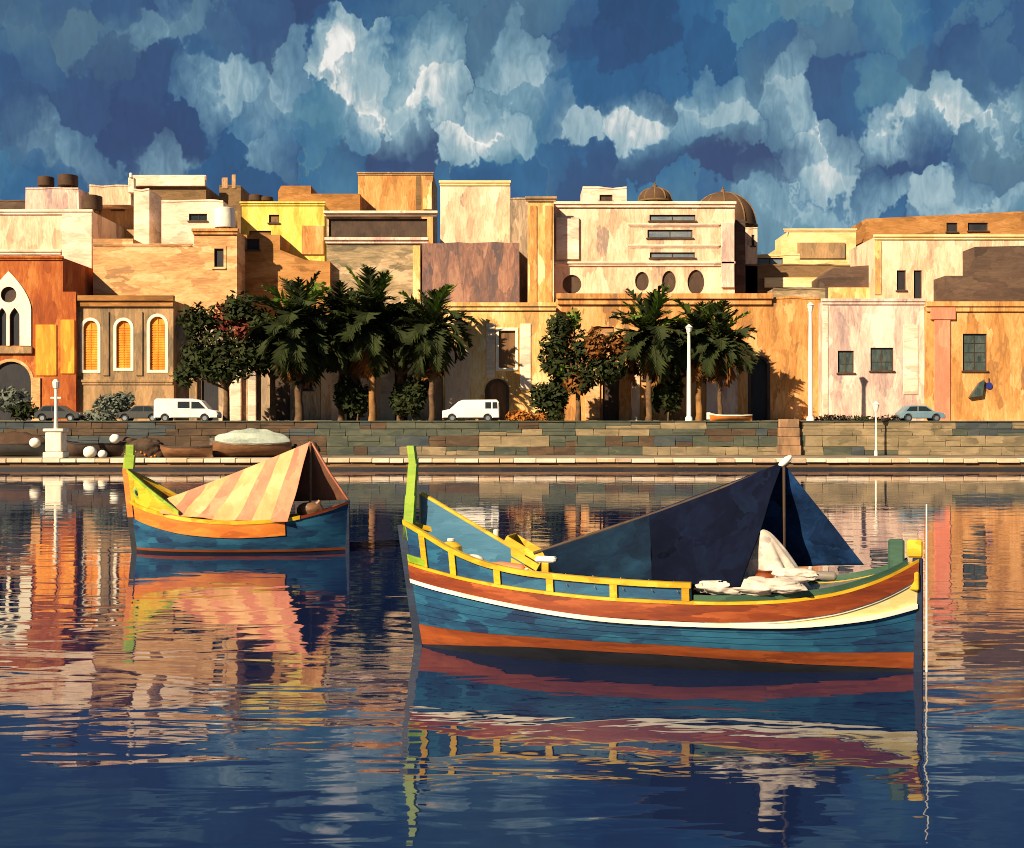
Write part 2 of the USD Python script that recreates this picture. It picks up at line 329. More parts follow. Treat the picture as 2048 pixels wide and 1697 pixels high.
M['ground'] = paint('ground_look', [(0.16, 0.11, 0.07), (0.24, 0.17, 0.10)], cell=(4, 4, 4), streak=(0.6, 0.6, 0.6))
M['asphalt'] = paint('asphalt', [(0.05, 0.048, 0.045), (0.075, 0.068, 0.06)], cell=(3, 3, 3), streak=(1, 4, 1))
tag(obj('ground', (np.array([[-900, WY + 0.6, SZ], [900, WY + 0.6, SZ], [900, 2500, SZ], [-900, 2500, SZ]], float), np.array([[0, 1, 2, 3]])), M['ground']), 'dusty ground on which the town stands', 'ground', kind='structure')
tag(obj('street', bx(-200, 200, WY + 0.9, 119.5, SZ + 0.004, SZ + 0.008), M['asphalt']), 'grey waterfront street behind the retaining wall', 'street', kind='structure')
M['paving'] = paint('paving', [(0.24, 0.17, 0.11), (0.34, 0.25, 0.16), (0.42, 0.32, 0.2)], cell=(1.5, 1.5, 1.5), streak=(2, 2, 2))
tag(obj('pavement', bx(-200, 200, 119.5, 124, SZ + 0.004, SZ + 0.13), M['paving']), 'stone pavement along the fronts of the houses', 'pavement', kind='structure')

M['quay_face'] = paint('quay_face', [(0.05, 0.03, 0.02), (0.14, 0.07, 0.03), (0.26, 0.13, 0.05)], cell=(2.5, 2.5, 0.3), streak=(0.5, 0.5, 6), rough=0.8)
M['quay_weed'] = paint('quay_weed', [(0.012, 0.012, 0.015), (0.03, 0.024, 0.02)], cell=(2.0, 2, 0.3), rough=0.6)
M['quay_top'] = paint('quay_top', [(0.14, 0.10, 0.07), (0.22, 0.155, 0.10), (0.32, 0.23, 0.15)], cell=(2, 2, 2))
q = obj('quay', cat_([bx(-200, 200, QY + 0.25, WY + 0.4, -2, QZ - 0.01)]), M['quay_face'])
tag(q, 'low stone quay with pale coping along the water', 'quay', kind='structure')
obj('quay_surface', bx(-200, 200, QY + 0.9, WY, QZ - 0.01, QZ + 0.0), M['quay_top'], q)
obj('weed_line', bx(-200, 200, QY + 0.22, QY + 0.25, -1.0, 0.2), M['quay_weed'], q)
cop = [paint(f'coping_{i}', c, cell=(0.7, 0.7, 0.3), streak=(3, 3, 3)) for i, c in enumerate(([(0.52, 0.39, 0.28), (0.72, 0.56, 0.42)], [(0.44, 0.27, 0.15), (0.64, 0.45, 0.30)], [(0.30, 0.2, 0.13), (0.5, 0.36, 0.25)]))]
x = -49.0
while x < 49:
    w = rng.uniform(1.1, 1.9)
    d = rng.uniform(-0.05, 0.05)
    obj('coping_stone', chamfer_box(x + 0.02, x + w - 0.02, QY + d, QY + 0.9, QZ - 0.30 + rng.uniform(-.03, .03), QZ + 0.05 + rng.uniform(-.03, .04), 0.04), cop[rng.choice([0, 0, 0, 1, 1, 2])], q)
    x += w
for s in (-1, 1):
    obj('coping_stone', bx(min(s * 49.2, s * 200), max(s * 49.2, s * 200), QY, QY + 0.9, QZ - 0.3, QZ + 0.05), cop[1], q)

# retaining wall of big blocks, each a piece; shade is put into their dark tones
M['mortar'] = paint('mortar', [(0.07, 0.06, 0.045), (0.13, 0.10, 0.065)])
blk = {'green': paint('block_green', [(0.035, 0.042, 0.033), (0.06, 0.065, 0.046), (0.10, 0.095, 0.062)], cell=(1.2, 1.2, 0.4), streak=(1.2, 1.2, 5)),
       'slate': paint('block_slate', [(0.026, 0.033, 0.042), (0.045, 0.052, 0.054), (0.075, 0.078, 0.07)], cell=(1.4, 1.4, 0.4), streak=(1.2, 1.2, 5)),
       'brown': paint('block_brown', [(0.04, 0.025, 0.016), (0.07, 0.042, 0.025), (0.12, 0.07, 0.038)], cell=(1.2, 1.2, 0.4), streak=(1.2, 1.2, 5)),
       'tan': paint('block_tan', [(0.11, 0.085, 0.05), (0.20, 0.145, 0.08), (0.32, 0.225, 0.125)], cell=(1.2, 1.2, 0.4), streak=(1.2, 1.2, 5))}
w_ = thing('retaining_wall', 'long retaining wall of green, brown and tan stone blocks behind the quay, shade put into their dark tones', 'wall', (0, WY, QZ))
HW = SZ - QZ
obj('core', bx(-200, 200, 0.12, 0.9, 0, HW - 0.02), M['mortar'], w_)
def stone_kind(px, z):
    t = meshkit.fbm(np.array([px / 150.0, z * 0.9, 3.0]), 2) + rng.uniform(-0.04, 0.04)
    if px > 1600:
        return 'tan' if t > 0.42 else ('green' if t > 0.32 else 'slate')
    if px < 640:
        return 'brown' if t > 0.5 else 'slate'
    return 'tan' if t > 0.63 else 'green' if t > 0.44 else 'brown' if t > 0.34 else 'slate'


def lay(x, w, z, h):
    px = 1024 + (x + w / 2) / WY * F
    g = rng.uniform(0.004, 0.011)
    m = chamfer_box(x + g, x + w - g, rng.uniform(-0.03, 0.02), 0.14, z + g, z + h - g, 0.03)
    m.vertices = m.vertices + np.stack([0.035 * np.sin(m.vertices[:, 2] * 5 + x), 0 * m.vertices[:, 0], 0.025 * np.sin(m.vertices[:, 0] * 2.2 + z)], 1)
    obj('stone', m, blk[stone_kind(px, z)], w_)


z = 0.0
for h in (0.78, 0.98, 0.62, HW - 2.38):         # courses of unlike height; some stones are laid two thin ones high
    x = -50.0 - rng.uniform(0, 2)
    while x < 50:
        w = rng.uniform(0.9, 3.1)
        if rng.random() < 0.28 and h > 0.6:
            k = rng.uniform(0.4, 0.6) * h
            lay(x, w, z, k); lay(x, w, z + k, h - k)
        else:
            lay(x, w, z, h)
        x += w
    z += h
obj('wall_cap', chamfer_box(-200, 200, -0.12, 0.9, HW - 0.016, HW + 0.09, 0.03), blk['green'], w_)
M['buttress'] = paint('buttress_stone', [(0.13, 0.08, 0.05), (0.26, 0.14, 0.07), (0.40, 0.22, 0.11)], cell=(0.5, 0.5, 1.0), streak=(3, 3, 1))
bt = obj('buttress', cat_([chamfer_box(P(1553, 0, WY)[0] + d, P(1600, 0, WY)[0] - d, -0.55 + d, 0.1, a, b - 0.012, 0.05) for a, b, d in ((0, 0.9, 0), (0.9, 1.7, 0.06), (1.7, 2.5, 0.1), (2.5, HW + 0.25, 0.14))]), M['buttress'], w_)
tag(bt, 'orange stone buttress')

# ------------------------------------------------------------------ houses
def house(name, label, cat, x0, x1, yt, Y, wall, D=9.0, base=SZ, rz=0.0, outline=None, windows=(), cornices=(), blocks=(), group=None, zbase=None, parapet=True, panels=()):
    """x0, x1, yt: left, right and top in photo pixels at distance Y. windows: (cx, cy_top, cy_bottom, w, kind, pane, frame). cornices: (x0, x1, y, thick_px, depth_m, mat). blocks: (name, x0, x1, y0, y1, proud_m, mat)."""
    cx = (x0 + x1) / 2
    t = thing(name, label, cat, (P(cx, 0, Y)[0], Y, base), rz, group)
    lx = lambda p: (p - cx) / F * Y
    lz = lambda p: CH - (p - 848.5) / F * Y - base
    W, Hh = (x1 - x0) / F * Y, lz(yt)
    hr = random.Random(name + label)
    nt = max(2, int(W / 1.3))
    top = [(-W / 2 + W * k / nt + (hr.uniform(-.06, .06) if 0 < k < nt else 0), Hh + hr.uniform(-0.09, 0.09)) for k in range(nt + 1)]
    top[0] = (top[0][0] + hr.uniform(-0.03, 0.10), top[0][1]); top[-1] = (top[-1][0] - hr.uniform(-0.03, 0.10), top[-1][1])
    out = Polygon([(lx(a), lz(b)) for a, b in outline] + [(lx(outline[-1][0]), 0), (lx(outline[0][0]), 0)]).buffer(0) if outline else Polygon([(-W / 2, 0)] + top + [(W / 2, 0)])
    holes, wins = out, []
    for cxp, y0, y1, w, kind, pane, frame in windows:
        z0 = max(lz(y1), 0.02)
        p = arch_poly(lx(cxp), z0, w / F * Y, lz(y0) - z0, kind)
        holes = holes.difference(p)
        wins.append((p, kind, pane, frame))
    m = cat_([standing(holes, 0.0, 0.45), standing(out, 0.45, D)])
    obj('wall', m, M[wall], t)
    if parapet and not outline:
        band = Polygon([(a, b - 0.10) for a, b in top] + [(a, b + hr.uniform(0.03, 0.12)) for a, b in reversed(top)]).buffer(0)
        obj('parapet', cat_([standing(g, -0.07, 0.26) for g in getattr(band, 'geoms', [band])]), M[wall], t)
    for p, kind, pane, frame in wins:
        a, b, c, d = p.bounds
        is_door = b < 0.3
        k = 0.09 if not frame else 0.2
        ring = p.buffer(k if frame else 0.0, join_style=2).difference(p.buffer(-0.08, join_style=2)) if frame else p.difference(p.buffer(-0.09, join_style=2))
        if is_door and frame:
            ring = ring.intersection(sbox(a - 1, b + 0.0, c + 1, d + 1))
        fr = [standing(g, -0.06 if frame else 0.14, 0.30) for g in getattr(ring, 'geoms', [ring]) if g.area > 1e-4]
        if not is_door and kind == 'rect':
            fr.append(chamfer_box(a - 0.15, c + 0.15, -0.16, 0.1, b - 0.16, b - 0.003, 0.02))
        wn = obj('door' if is_door else 'window', cat_(fr), M[frame or 'dark_wood'], t)
        leaf = [standing(p.buffer(-0.075, join_style=2), 0.22, 0.29)]
        if pane == 'orange_shutter':                       # two louvred leaves
            mid, k_ = (a + c) / 2, (c - a) / 2 - 0.1
            leaf.append(bx(mid - 0.03, mid + 0.03, 0.16, 0.222, b + 0.09, d - 0.12))
            for zz in np.arange(b + 0.2, d - (c - a) / 2, 0.24):
                for sx in (-1, 1):
                    leaf.append(bx(mid + sx * k_ / 2 - k_ / 2 + 0.06, mid + sx * k_ / 2 + k_ / 2 - 0.06, 0.17, 0.222, zz, zz + 0.13))
        obj('door_leaf' if is_door else 'pane', cat_(leaf), M[pane], wn)
        if c - a > 0.9 and not is_door and kind != 'round' and pane in ('window_glass', 'green_glass', 'blue_window'):
            mid = (a + c) / 2
            bars = [bx(mid - 0.035, mid + 0.035, 0.17, 0.218, b + 0.05, d - 0.12)]
            for zz in np.arange(b + 0.9, d - 0.6, 0.9):
                bars.append(bx(a + 0.05, mid - 0.04, 0.17, 0.218, zz - 0.025, zz + 0.025))
                bars.append(bx(mid + 0.04, c - 0.05, 0.17, 0.218, zz - 0.025, zz + 0.025))
            obj('glazing_bar', cat_(bars), M[frame or 'dark_wood'], wn)
    for cxp, y0, y1, w, kind, pr, mt in panels:
        p = arch_poly(lx(cxp), lz(y1), w / F * Y, lz(y0) - lz(y1), kind)
        for wp_, *_r in wins:
            p = p.difference(wp_)
        obj('white_surround', cat_([standing(g, -pr, -0.003) for g in getattr(p, 'geoms', [p])]), M[mt], t)
    for a, b, y, th, dp, mt in cornices:
        z1 = lz(y); hh = th / F * Y
        obj('cornice', cat_([chamfer_box(lx(a), lx(b), -dp, -0.003, z1 - hh * 0.5, z1, 0.03), chamfer_box(lx(a) + 0.1, lx(b) - 0.1, -dp * 0.55, -0.003, z1 - hh, z1 - hh * 0.5 - 0.004, 0.03)]), M[mt], t)
    for nm, a, b, y0, y1, pr, mt in blocks:
        obj(nm, chamfer_box(lx(a), lx(b), -pr, (-0.003 if pr < 2 else 1.0), max(lz(y1), 0.0), lz(y0), 0.04), M[mt], t)
    return t, lx, lz


def roof_box(name, label, cat, x0, x1, y0, y1, Y, mat, D=4.0, rz=0.0, lip=True, windows=()):
    """a block on a roof, its foot at y1"""
    z1 = P(0, y1, Y)[2]
    return house(name, label, cat, x0, x1, y0, Y, mat, D=D, base=z1, rz=rz, windows=windows, parapet=lip)


# front row, left to right
house('church_house', 'rust red house with a white pointed twin window and a dark archway', 'house', -60, 152, 516, 122, 'rust', D=12,
      outline=[(-60, 500), (-60, 516), (126, 516), (126, 584), (152, 584)],
      windows=[(5, 616, 692, 17, 'pointed', 'dark_opening', None), (30, 616, 692, 20, 'pointed', 'dark_opening', None), (18, 574, 606, 32, 'round', 'dark_wood', None), (22, 722, 856, 84, 'arch', 'dark_opening', 'peach')],
      cornices=[(-60, 128, 513, 8, 0.25, 'rust')], panels=[(18, 543, 692, 90, 'pointed', 0.12, 'white_trim')],
      blocks=[('shutter', 72, 114, 650, 752, 0.12, 'orange_shutter'), ('shutter', 122, 150, 640, 748, 0.12, 'orange_shutter'), ('ledge', -60, 66, 694, 708, 0.3, 'tan'), ('pilaster', 64, 82, 756, 852, 0.15, 'peach')])
house('arcade_house', 'tan house with three orange arched windows framed in white', 'house', 152, 348, 600, 122.6, 'tan', D=11,
      windows=[(181, 640, 742, 32, 'arch', 'orange_shutter', 'white_trim'), (247, 640, 738, 32, 'arch', 'orange_shutter', 'white_trim'), (315, 632, 742, 34, 'arch', 'orange_shutter', 'white_trim')],
      cornices=[(150, 350, 592, 22, 0.5, 'deep_orange'), (152, 348, 760, 10, 0.2, 'tan')],
      blocks=[('pilaster', 206, 219, 624, 752, 0.14, 'tan'), ('pilaster', 272, 286, 624, 752, 0.14, 'tan'), ('pilaster', 337, 348, 624, 752, 0.14, 'tan'), ('pilaster', 153, 163, 624, 752, 0.14, 'tan')])
house('garden_house', 'low stucco house with pale piers behind the left trees', 'house', 349, 640, 640, 124, 'stucco', D=9,
      windows=[(420, 700, 850, 34, 'rect', 'dark_opening', None), (560, 700, 850, 40, 'rect', 'dark_wood', None), (612, 710, 780, 26, 'rect', 'window_glass', None)],
      cornices=[(349, 640, 636, 12, 0.3, 'tan')],
      blocks=[('pier', 462, 484, 680, 850, 0.5, 'white'), ('pier', 498, 514, 700, 850, 0.5, 'white'), ('pier', 380, 396, 690, 850, 0.4, 'tan')])
house('pier_house', 'low cream house with white piers and dark doorways behind the palms', 'house', 641, 884, 636, 124, 'cream', D=9,
      windows=[(706, 720, 850, 26, 'rect', 'dark_wood', None), (800, 724, 850, 30, 'rect', 'dark_wood', None), (850, 700, 780, 26, 'rect', 'window_glass', None)],
      cornices=[(641, 884, 630, 12, 0.3, 'tan')],
      blocks=[('pier', 664, 684, 690, 850, 0.4, 'white'), ('pier', 722, 740, 660, 850, 0.4, 'white'), ('pier', 762, 790, 655, 850, 0.4, 'white'), ('pier', 816, 832, 680, 850, 0.4, 'white')])
house('gold_house', 'bright golden house with a white framed window over a small arched door', 'house', 885, 1112, 612, 122, 'gold', D=11,
      windows=[(1014, 660, 738, 36, 'rect', 'brown_wood', 'white_trim'), (994, 762, 858, 40, 'arch', 'brown_wood', 'dark_wood')],
      cornices=[(885, 1114, 606, 16, 0.35, 'gold')],
      blocks=[('surround_panel', 972, 990, 648, 756, 0.10, 'white'), ('surround_panel', 1040, 1062, 648, 780, 0.10, 'white'), ('white_panel', 890, 940, 700, 830, 0.06, 'cream')])
house('terrace_house', 'wide orange terraced house with a dark arched door behind the right trees', 'house', 1113, 1640, 596, 123, 'orange', D=12,
      windows=[(1518, 716, 858, 36, 'arch', 'dark_opening', 'dark_wood'), (1206, 654, 700, 44, 'rect', 'peach', None), (1300, 690, 760, 30, 'rect', 'dark_wood', None), (1222, 740, 856, 32, 'rect', 'dark_wood', None)],
      cornices=[(1113, 1545, 588, 22, 0.5, 'orange')],
      blocks=[('bay', 1412, 1474, 738, 852, 0.3, 'pink_white'), ('pier', 1170, 1200, 690, 856, 0.2, 'peach'), ('pier', 1262, 1280, 700, 856, 0.2, 'cream')])
house('pale_house', 'pinkish white house with two square dark green windows', 'house', 1644, 1850, 604, 121.6, 'pink_white', D=11,
      windows=[(1692, 702, 746, 32, 'rect', 'green_glass', None), (1764, 696, 742, 46, 'rect', 'green_glass', None)],
      cornices=[(1642, 1852, 598, 12, 0.25, 'pink_white')],
      blocks=[('pilaster', 1806, 1836, 650, 790, 0.08, 'white'), ('pilaster', 1645, 1656, 612, 850, 0.1, 'white')])
t_, lx_, lz_ = house('orange_house', 'orange house with a salmon pilaster and one large dark green window', 'house', 1852, 2150, 612, 121, 'orange', D=11,
      windows=[(1950, 668, 742, 48, 'rect', 'green_glass', None)],
      cornices=[(1850, 2150, 604, 20, 0.35, 'orange')],
      blocks=[('salmon_pilaster', 1868, 1900, 636, 850, 0.16, 'salmon'), ('pilaster_capital', 1860, 1910, 616, 640, 0.26, 'salmon')])
aw = Polygon([(lx_(1936), lz_(796)), (lx_(1962), lz_(792)), (lx_(1966), lz_(760)), (lx_(1956), lz_(766))])
obj('door_canopy', standing(aw, -0.45, -0.003), M['green_glass'], t_)
M['blue_disc'] = plain('blue_disc', (0.02, 0.025, 0.16), 0.5)
dsc = trimesh.creation.cylinder(radius=0.34, height=0.08, sections=24)
dsc.apply_transform(trimesh.transformations.rotation_matrix(math.pi / 2, [1, 0, 0]))
dp_ = P(1978, 772, 120.93)
sg = thing('round_sign', 'small round dark blue sign on the orange house front', 'sign', dp_)
obj('disc', dsc, M['blue_disc'], sg)
obj('bracket', bx(-0.04, 0.04, -0.02, 0.06, 0.34, 0.75), M['dark_wood'], sg)

# second row and rooftops
house('upper_house', 'pale peach house above the rust red house, bright at its right edge', 'house', -80, 186, 424, 135, 'cream', D=14, cornices=[(-80, 187, 420, 10, 0.3, 'white'), (-80, 124, 500, 10, 0.3, 'white')], blocks=[('pale_bay', 126, 186, 428, 575, 0.35, 'white')])  # right bay takes the paler white wall tone
roof_box('roof_hut', 'small white roofed hut with a brownish lower wall on the far left roof', 'roof hut', 50, 158, 376, 426, 142, 'pink_white', D=6)
house('hill_house', 'brown hill house behind the small white hut', 'house', -80, 60, 402, 150, 'brown', D=6)
roof_box('roof_store', 'tan roof store with a pale upper wall left of the white block', 'roof hut', 176, 292, 386, 500, 146, 'tan', D=7, windows=[(236, 402, 420, 22, 'rect', 'dark_wood', None)])
roof_box('pale_attic', 'pale cream attic wall with a short chimney on top', 'roof hut', 178, 262, 372, 410, 143, 'cream', D=3)
house('slim_tower', 'slim whitish tower between the tan store and the white block', 'tower', 268, 298, 380, 138, 'white', D=5)
house('flat_roof_house', 'brownish house under a wide white roof slab', 'house', 270, 412, 372, 146, 'mid_brown', D=8, cornices=[(262, 414, 352, 20, 0.4, 'white')], blocks=[('roof_slab', 264, 412, 352, 374, 0.5, 'white')])
house('white_block', 'bright white block house behind the round water tank', 'house', 322, 446, 402, 134, 'white', D=7, windows=[(396, 428, 442, 36, 'rect', 'window_glass', None)])
house('turret_house', 'peach orange house with a raised turret and one dark window', 'house', 186, 474, 470, 129, 'peach', D=9,
      outline=[(186, 478), (266, 478), (266, 492), (388, 492), (388, 462), (474, 462)], windows=[(438, 496, 536, 22, 'rect', 'dark_opening', 'peach')],
      cornices=[(384, 478, 458, 12, 0.35, 'orange'), (186, 386, 488, 6, 0.15, 'peach')])
house('turret_shaded_side', 'right side of the turret house, its shade put into brownish orange walls', 'house', 476, 660, 500, 133, 'deep_orange', D=9, outline=[(476, 470), (560, 470), (560, 500), (610, 520), (660, 524)], windows=[(506, 470 + 8, 500, 26, 'rect', 'dark_opening', None)])  # turret house seen from its shaded right side, shade put into the colour
house('yellow_house', 'bright yellow house with an orange lower right corner', 'house', 482, 650, 408, 139, 'yellow', D=9, windows=[(548, 430, 446, 20, 'rect', 'brown_wood', None), (520, 462, 500, 44, 'rect', 'mid_brown', None)], cornices=[(480, 652, 404, 8, 0.25, 'yellow')], blocks=[('orange_patch_wall', 604, 648, 452, 510, 0.2, 'orange')])
house('chimney_house', 'narrow tan house with a chimney left of the yellow house', 'house', 438, 482, 372, 148, 'mid_brown', D=5, blocks=[('chimney', 444, 456, 356, 372 + 6, 0.1, 'tan'), ('chimney', 464, 472, 350, 372 + 6, 0.1, 'tan')])
house('low_orange_house', 'low wide orange house behind the yellow house', 'house', 556, 720, 390, 150, 'deep_orange', D=8, outline=[(556, 384), (562, 372), (622, 372), (622, 388), (720, 388)])
house('orange_tower', 'square orange tower house with a dark recess by its right edge', 'tower', 716, 866, 348, 152, 'orange', D=9, blocks=[('recess', 832, 842, 352, 420, 0.02, 'mid_brown'), ('light_pier', 846, 864, 362, 420, 0.25, 'gold')], cornices=[(714, 868, 345, 6, 0.2, 'tan')])  # thin raised brown strip: shade of the narrow side put in as colour
house('verandah_house', 'olive tan house with a deep dark brown verandah under a white ledge', 'house', 652, 842, 432, 134, 'olive_tan', D=10, windows=[(756, 438, 474, 196, 'rect', 'dark_wood', None)], cornices=[(648, 876, 424, 10, 0.7, 'white'), (650, 858, 476, 12, 0.45, 'pink_white')], blocks=[('yellow_quoin', 826, 841, 492, 600, 0.12, 'gold')])
house('mauve_house', 'brownish pink house below the large peach cube', 'house', 843, 1040, 486, 131, 'mauve', D=10, parapet=False)
house('peach_cube', 'large plain pale peach cube of a house standing above the pink wall', 'house', 880, 1020, 366, 140, 'cream', D=10, cornices=[(878, 1022, 362, 10, 0.25, 'pale_yellow')])
house('side_strip_house', 'narrow pale house between the peach cube and the tall orange pier', 'house', 1018, 1056, 398, 137, 'stucco', D=7)
house('tall_pier', 'tall narrow orange tower left of the big white house', 'tower', 1056, 1108, 400, 128, 'gold', D=6, cornices=[(1050, 1114, 394, 10, 0.3, 'tan')], blocks=[('pilaster', 1060, 1074, 412, 606, 0.12, 'orange'), ('pilaster', 1090, 1104, 412, 606, 0.12, 'orange')])
house('big_white_house', 'big pale cream house with bluish window bands and a row of round dark openings', 'house', 1108, 1470, 410, 130, 'cream', D=14,
      windows=[(1345, 430, 442, 92, 'rect', 'blue_window', None), (1340, 460, 476, 90, 'rect', 'blue_window', None), (1345, 505, 516, 90, 'rect', 'blue_window', None), (1144, 550, 588, 38, 'round', 'dark_wood', None), (1284, 544, 582, 28, 'round', 'dark_wood', None), (1338, 542, 586, 28, 'round', 'dark_wood', None), (1392, 540, 590, 34, 'round', 'dark_wood', None)],
      cornices=[(1106, 1472, 404, 12, 0.35, 'white'), (1108, 1470, 524, 9, 0.3, 'white'), (1256, 1440, 448, 6, 0.2, 'white'), (1256, 1440, 490, 6, 0.2, 'white')], blocks=[('white_bay', 1112, 1158, 436, 520, 0.3, 'white'), ('right_bay', 1442, 1468, 446, 576, 0.3, 'pink_white')])
roof_box('penthouse', 'small white penthouse with a dark slot on the big white house', 'roof hut', 1166, 1254, 376, 412, 134, 'white', D=5, windows=[(1212, 390, 402, 26, 'rect', 'dark_wood', None)])


def dome(label, px, py, r_px, Y, base_py, mat, squash=1.0, drum=True):
    z0 = P(0, base_py, Y)[2]
    c = P(px, py, Y)
    r = r_px / F * Y
    t = thing('church_dome', label, 'dome', (c[0], Y, SZ))
    zb = z0 - SZ
    prof = [(r * math.cos(a), zb + r * squash * math.sin(a)) for a in np.linspace(0, math.pi / 2 - 0.02, 12)] + [(0, zb + r * squash)]
    obj('dome_shell', lathe([(r, zb - 0.01)] + prof, 28), mat, t, smooth=40)
    obj('drum', lathe([(0, 0), (r * 0.96, 0), (r * 0.96, zb - 0.3), (r * 1.04, zb - 0.25), (r * 1.04, zb - 0.02), (0, zb - 0.02)], 24), M['mid_brown'], t, smooth=30)
    ribs = []
    for k in range(10):
        a = k * 2 * math.pi / 10 + 0.2
        ribs.append(tube([(1.005 * rr * math.cos(a), 1.005 * rr * math.sin(a), zz) for rr, zz in prof[:-1]], 0.10, 5))
    obj('rib', cat_(ribs), M['mid_brown'], t)
    tip = zb + r * squash
    obj('finial', lathe([(0, tip - 0.1), (0.35, tip - 0.1), (0.3, tip + 0.35), (0.12, tip + 0.5), (0.14, tip + 0.7), (0, tip + 0.8)], 10), M['mid_brown'], t, smooth=30)


M['dome_brown'] = paint('dome_brown', [(0.05, 0.024, 0.012), (0.085, 0.042, 0.02), (0.12, 0.06, 0.028)], cell=(1.5, 1.5, 1.5))
dome('small dark brown dome peeping over the big white house', 1310, 398, 34, 165, 402, M['dome_brown'], 0.75)
dome('large dark brown dome at the right end of the big white house', 1446, 440, 66, 170, 452, M['dome_brown'], 1.0)
house('shaded_flank', 'dark brown narrow house wedged right of the big white house', 'house', 1470, 1492, 440, 134, 'brown', D=8, parapet=False)  # stands in for the big white house's shaded side, shade put into brown
house('white_turret', 'small white turret with one slot window right of the dark dome', 'tower', 1484, 1516, 456, 138, 'cream', D=4, windows=[(1506, 470, 492, 6, 'rect', 'dark_opening', None)])
house('pale_yellow_house', 'pale yellow flat house standing alone against the sky', 'house', 1568, 1712, 462, 150, 'pale_yellow', D=8, outline=[(1562, 492), (1578, 492), (1578, 462), (1712, 462)], cornices=[(1566, 1714, 458, 6, 0.2, 'pale_yellow')], blocks=[('tan_front', 1594, 1690, 486, 518, 0.2, 'tan')])
house('yellow_strip_house', 'low pale yellow house with a dark bluish window slot', 'house', 1508, 1600, 510, 144, 'pale_yellow', D=5, windows=[(1540, 516, 530, 52, 'rect', 'blue_window', None)])
house('brown_roof_house', 'long low brown house with a yellow strip of wall beneath', 'house', 1486, 1700, 530, 138, 'mid_brown', D=8, blocks=[('yellow_wall', 1528, 1650, 556, 576, 0.25, 'pale_yellow')])
house('brown_step_house', 'dark brown house on a golden base left of the cream house', 'house', 1640, 1752, 540, 134, 'brown', D=7, outline=[(1640, 556), (1668, 536), (1752, 530)], blocks=[('gold_base', 1656, 1750, 576, 600, 0.25, 'gold')])
house('grey_parapet', 'grey tan low parapet house right of the orange terrace', 'house', 1546, 1650, 578, 127, 'olive_tan', D=3)
house('long_ridge_house', 'long orange brown house on the right skyline with two small dark windows', 'house', 1732, 2160, 430, 150, 'deep_orange', D=10, outline=[(1732, 438), (1940, 428), (2160, 418)], windows=[(1904, 446, 464, 22, 'rect', 'dark_opening', None), (1956, 446, 462, 40, 'rect', 'dark_opening', None)])
house('cream_house', 'cream house with two narrow dark windows right of centre skyline', 'house', 1748, 2140, 476, 132, 'cream', D=10, windows=[(1803, 541, 581, 18, 'rect', 'dark_opening', None), (1836, 541, 606, 16, 'rect', 'dark_opening', None)], cornices=[(1746, 2140, 470, 10, 0.3, 'pale_yellow')], blocks=[('gold_edge', 1749, 1762, 482, 590, 0.12, 'gold')])
house('dark_brown_house', 'stepped dark brown house in front of the cream house', 'house', 1890, 2140, 492, 128, 'brown', D=3.5, outline=[(1890, 552), (1950, 552), (1950, 494), (2140, 490)])

# things on the roofs
def tank(px, py_base, Y, r, h, label, mat):
    c = P(px, py_base, Y)
    t = thing('water_tank', label, 'water tank', c, 0, None)
    obj('drum', lathe([(0, 0.3), (r, 0.3), (r * 1.03, h * 0.5), (r, h), (r * 0.6, h + 0.12), (0, h + 0.15)], 18), mat, t, smooth=40)
    for sx in (-1, 1):
        for sy in (-1, 1):
            obj('leg', bx(sx * r * .6 - .05, sx * r * .6 + .05, sy * r * .6 - .05, sy * r * .6 + .05, 0, 0.35), M['dark_wood'], t)


M['tank_white'] = paint('tank_white', [(0.6, 0.5, 0.4), (0.8, 0.72, 0.6)], cell=(0.5, 0.5, 0.5))
M['tank_dark'] = paint('tank_dark', [(0.045, 0.022, 0.012), (0.08, 0.04, 0.02)], cell=(0.5, 0.5, 0.5))
tank(450, 462, 129.6, 1.05, 2.3, 'round white water tank on the turret house roof', M['tank_white'])
tank(92, 378, 143, 0.9, 1.3, 'dark brown water tank on the left of the small hut roof', M['tank_dark'])
tank(136, 378, 143, 1.1, 1.5, 'wider dark brown water tank on the right of the small hut roof', M['tank_dark'])
tank(184, 426, 137, 1.1, 1.8, 'dark water tank beside the tan roof store', M['tank_dark'])
tank(512, 408, 140, 0.8, 0.9, 'low dark tank at the left of the yellow roof', M['tank_dark'])
tank(534, 408, 140, 0.7, 0.7, 'smaller dark tank on the yellow roof', M['tank_dark'])
c = P(262, 384, 139)
t = thing('chimney_stack', 'short white chimney stack above the slim tower', 'chimney', (c[0], 139, c[2] - 0.1))
obj('stack', chamfer_box(-0.35, 0.35, 0, 0.7, 0, 1.7, 0.05), M['white'], t)
obj('chimney_pot', lathe([(0, 1.7), (0.2, 1.7), (0.17, 2.2), (0.12, 2.2), (0.12, 1.75), (0, 1.75)], 10), M['white_trim'], t)

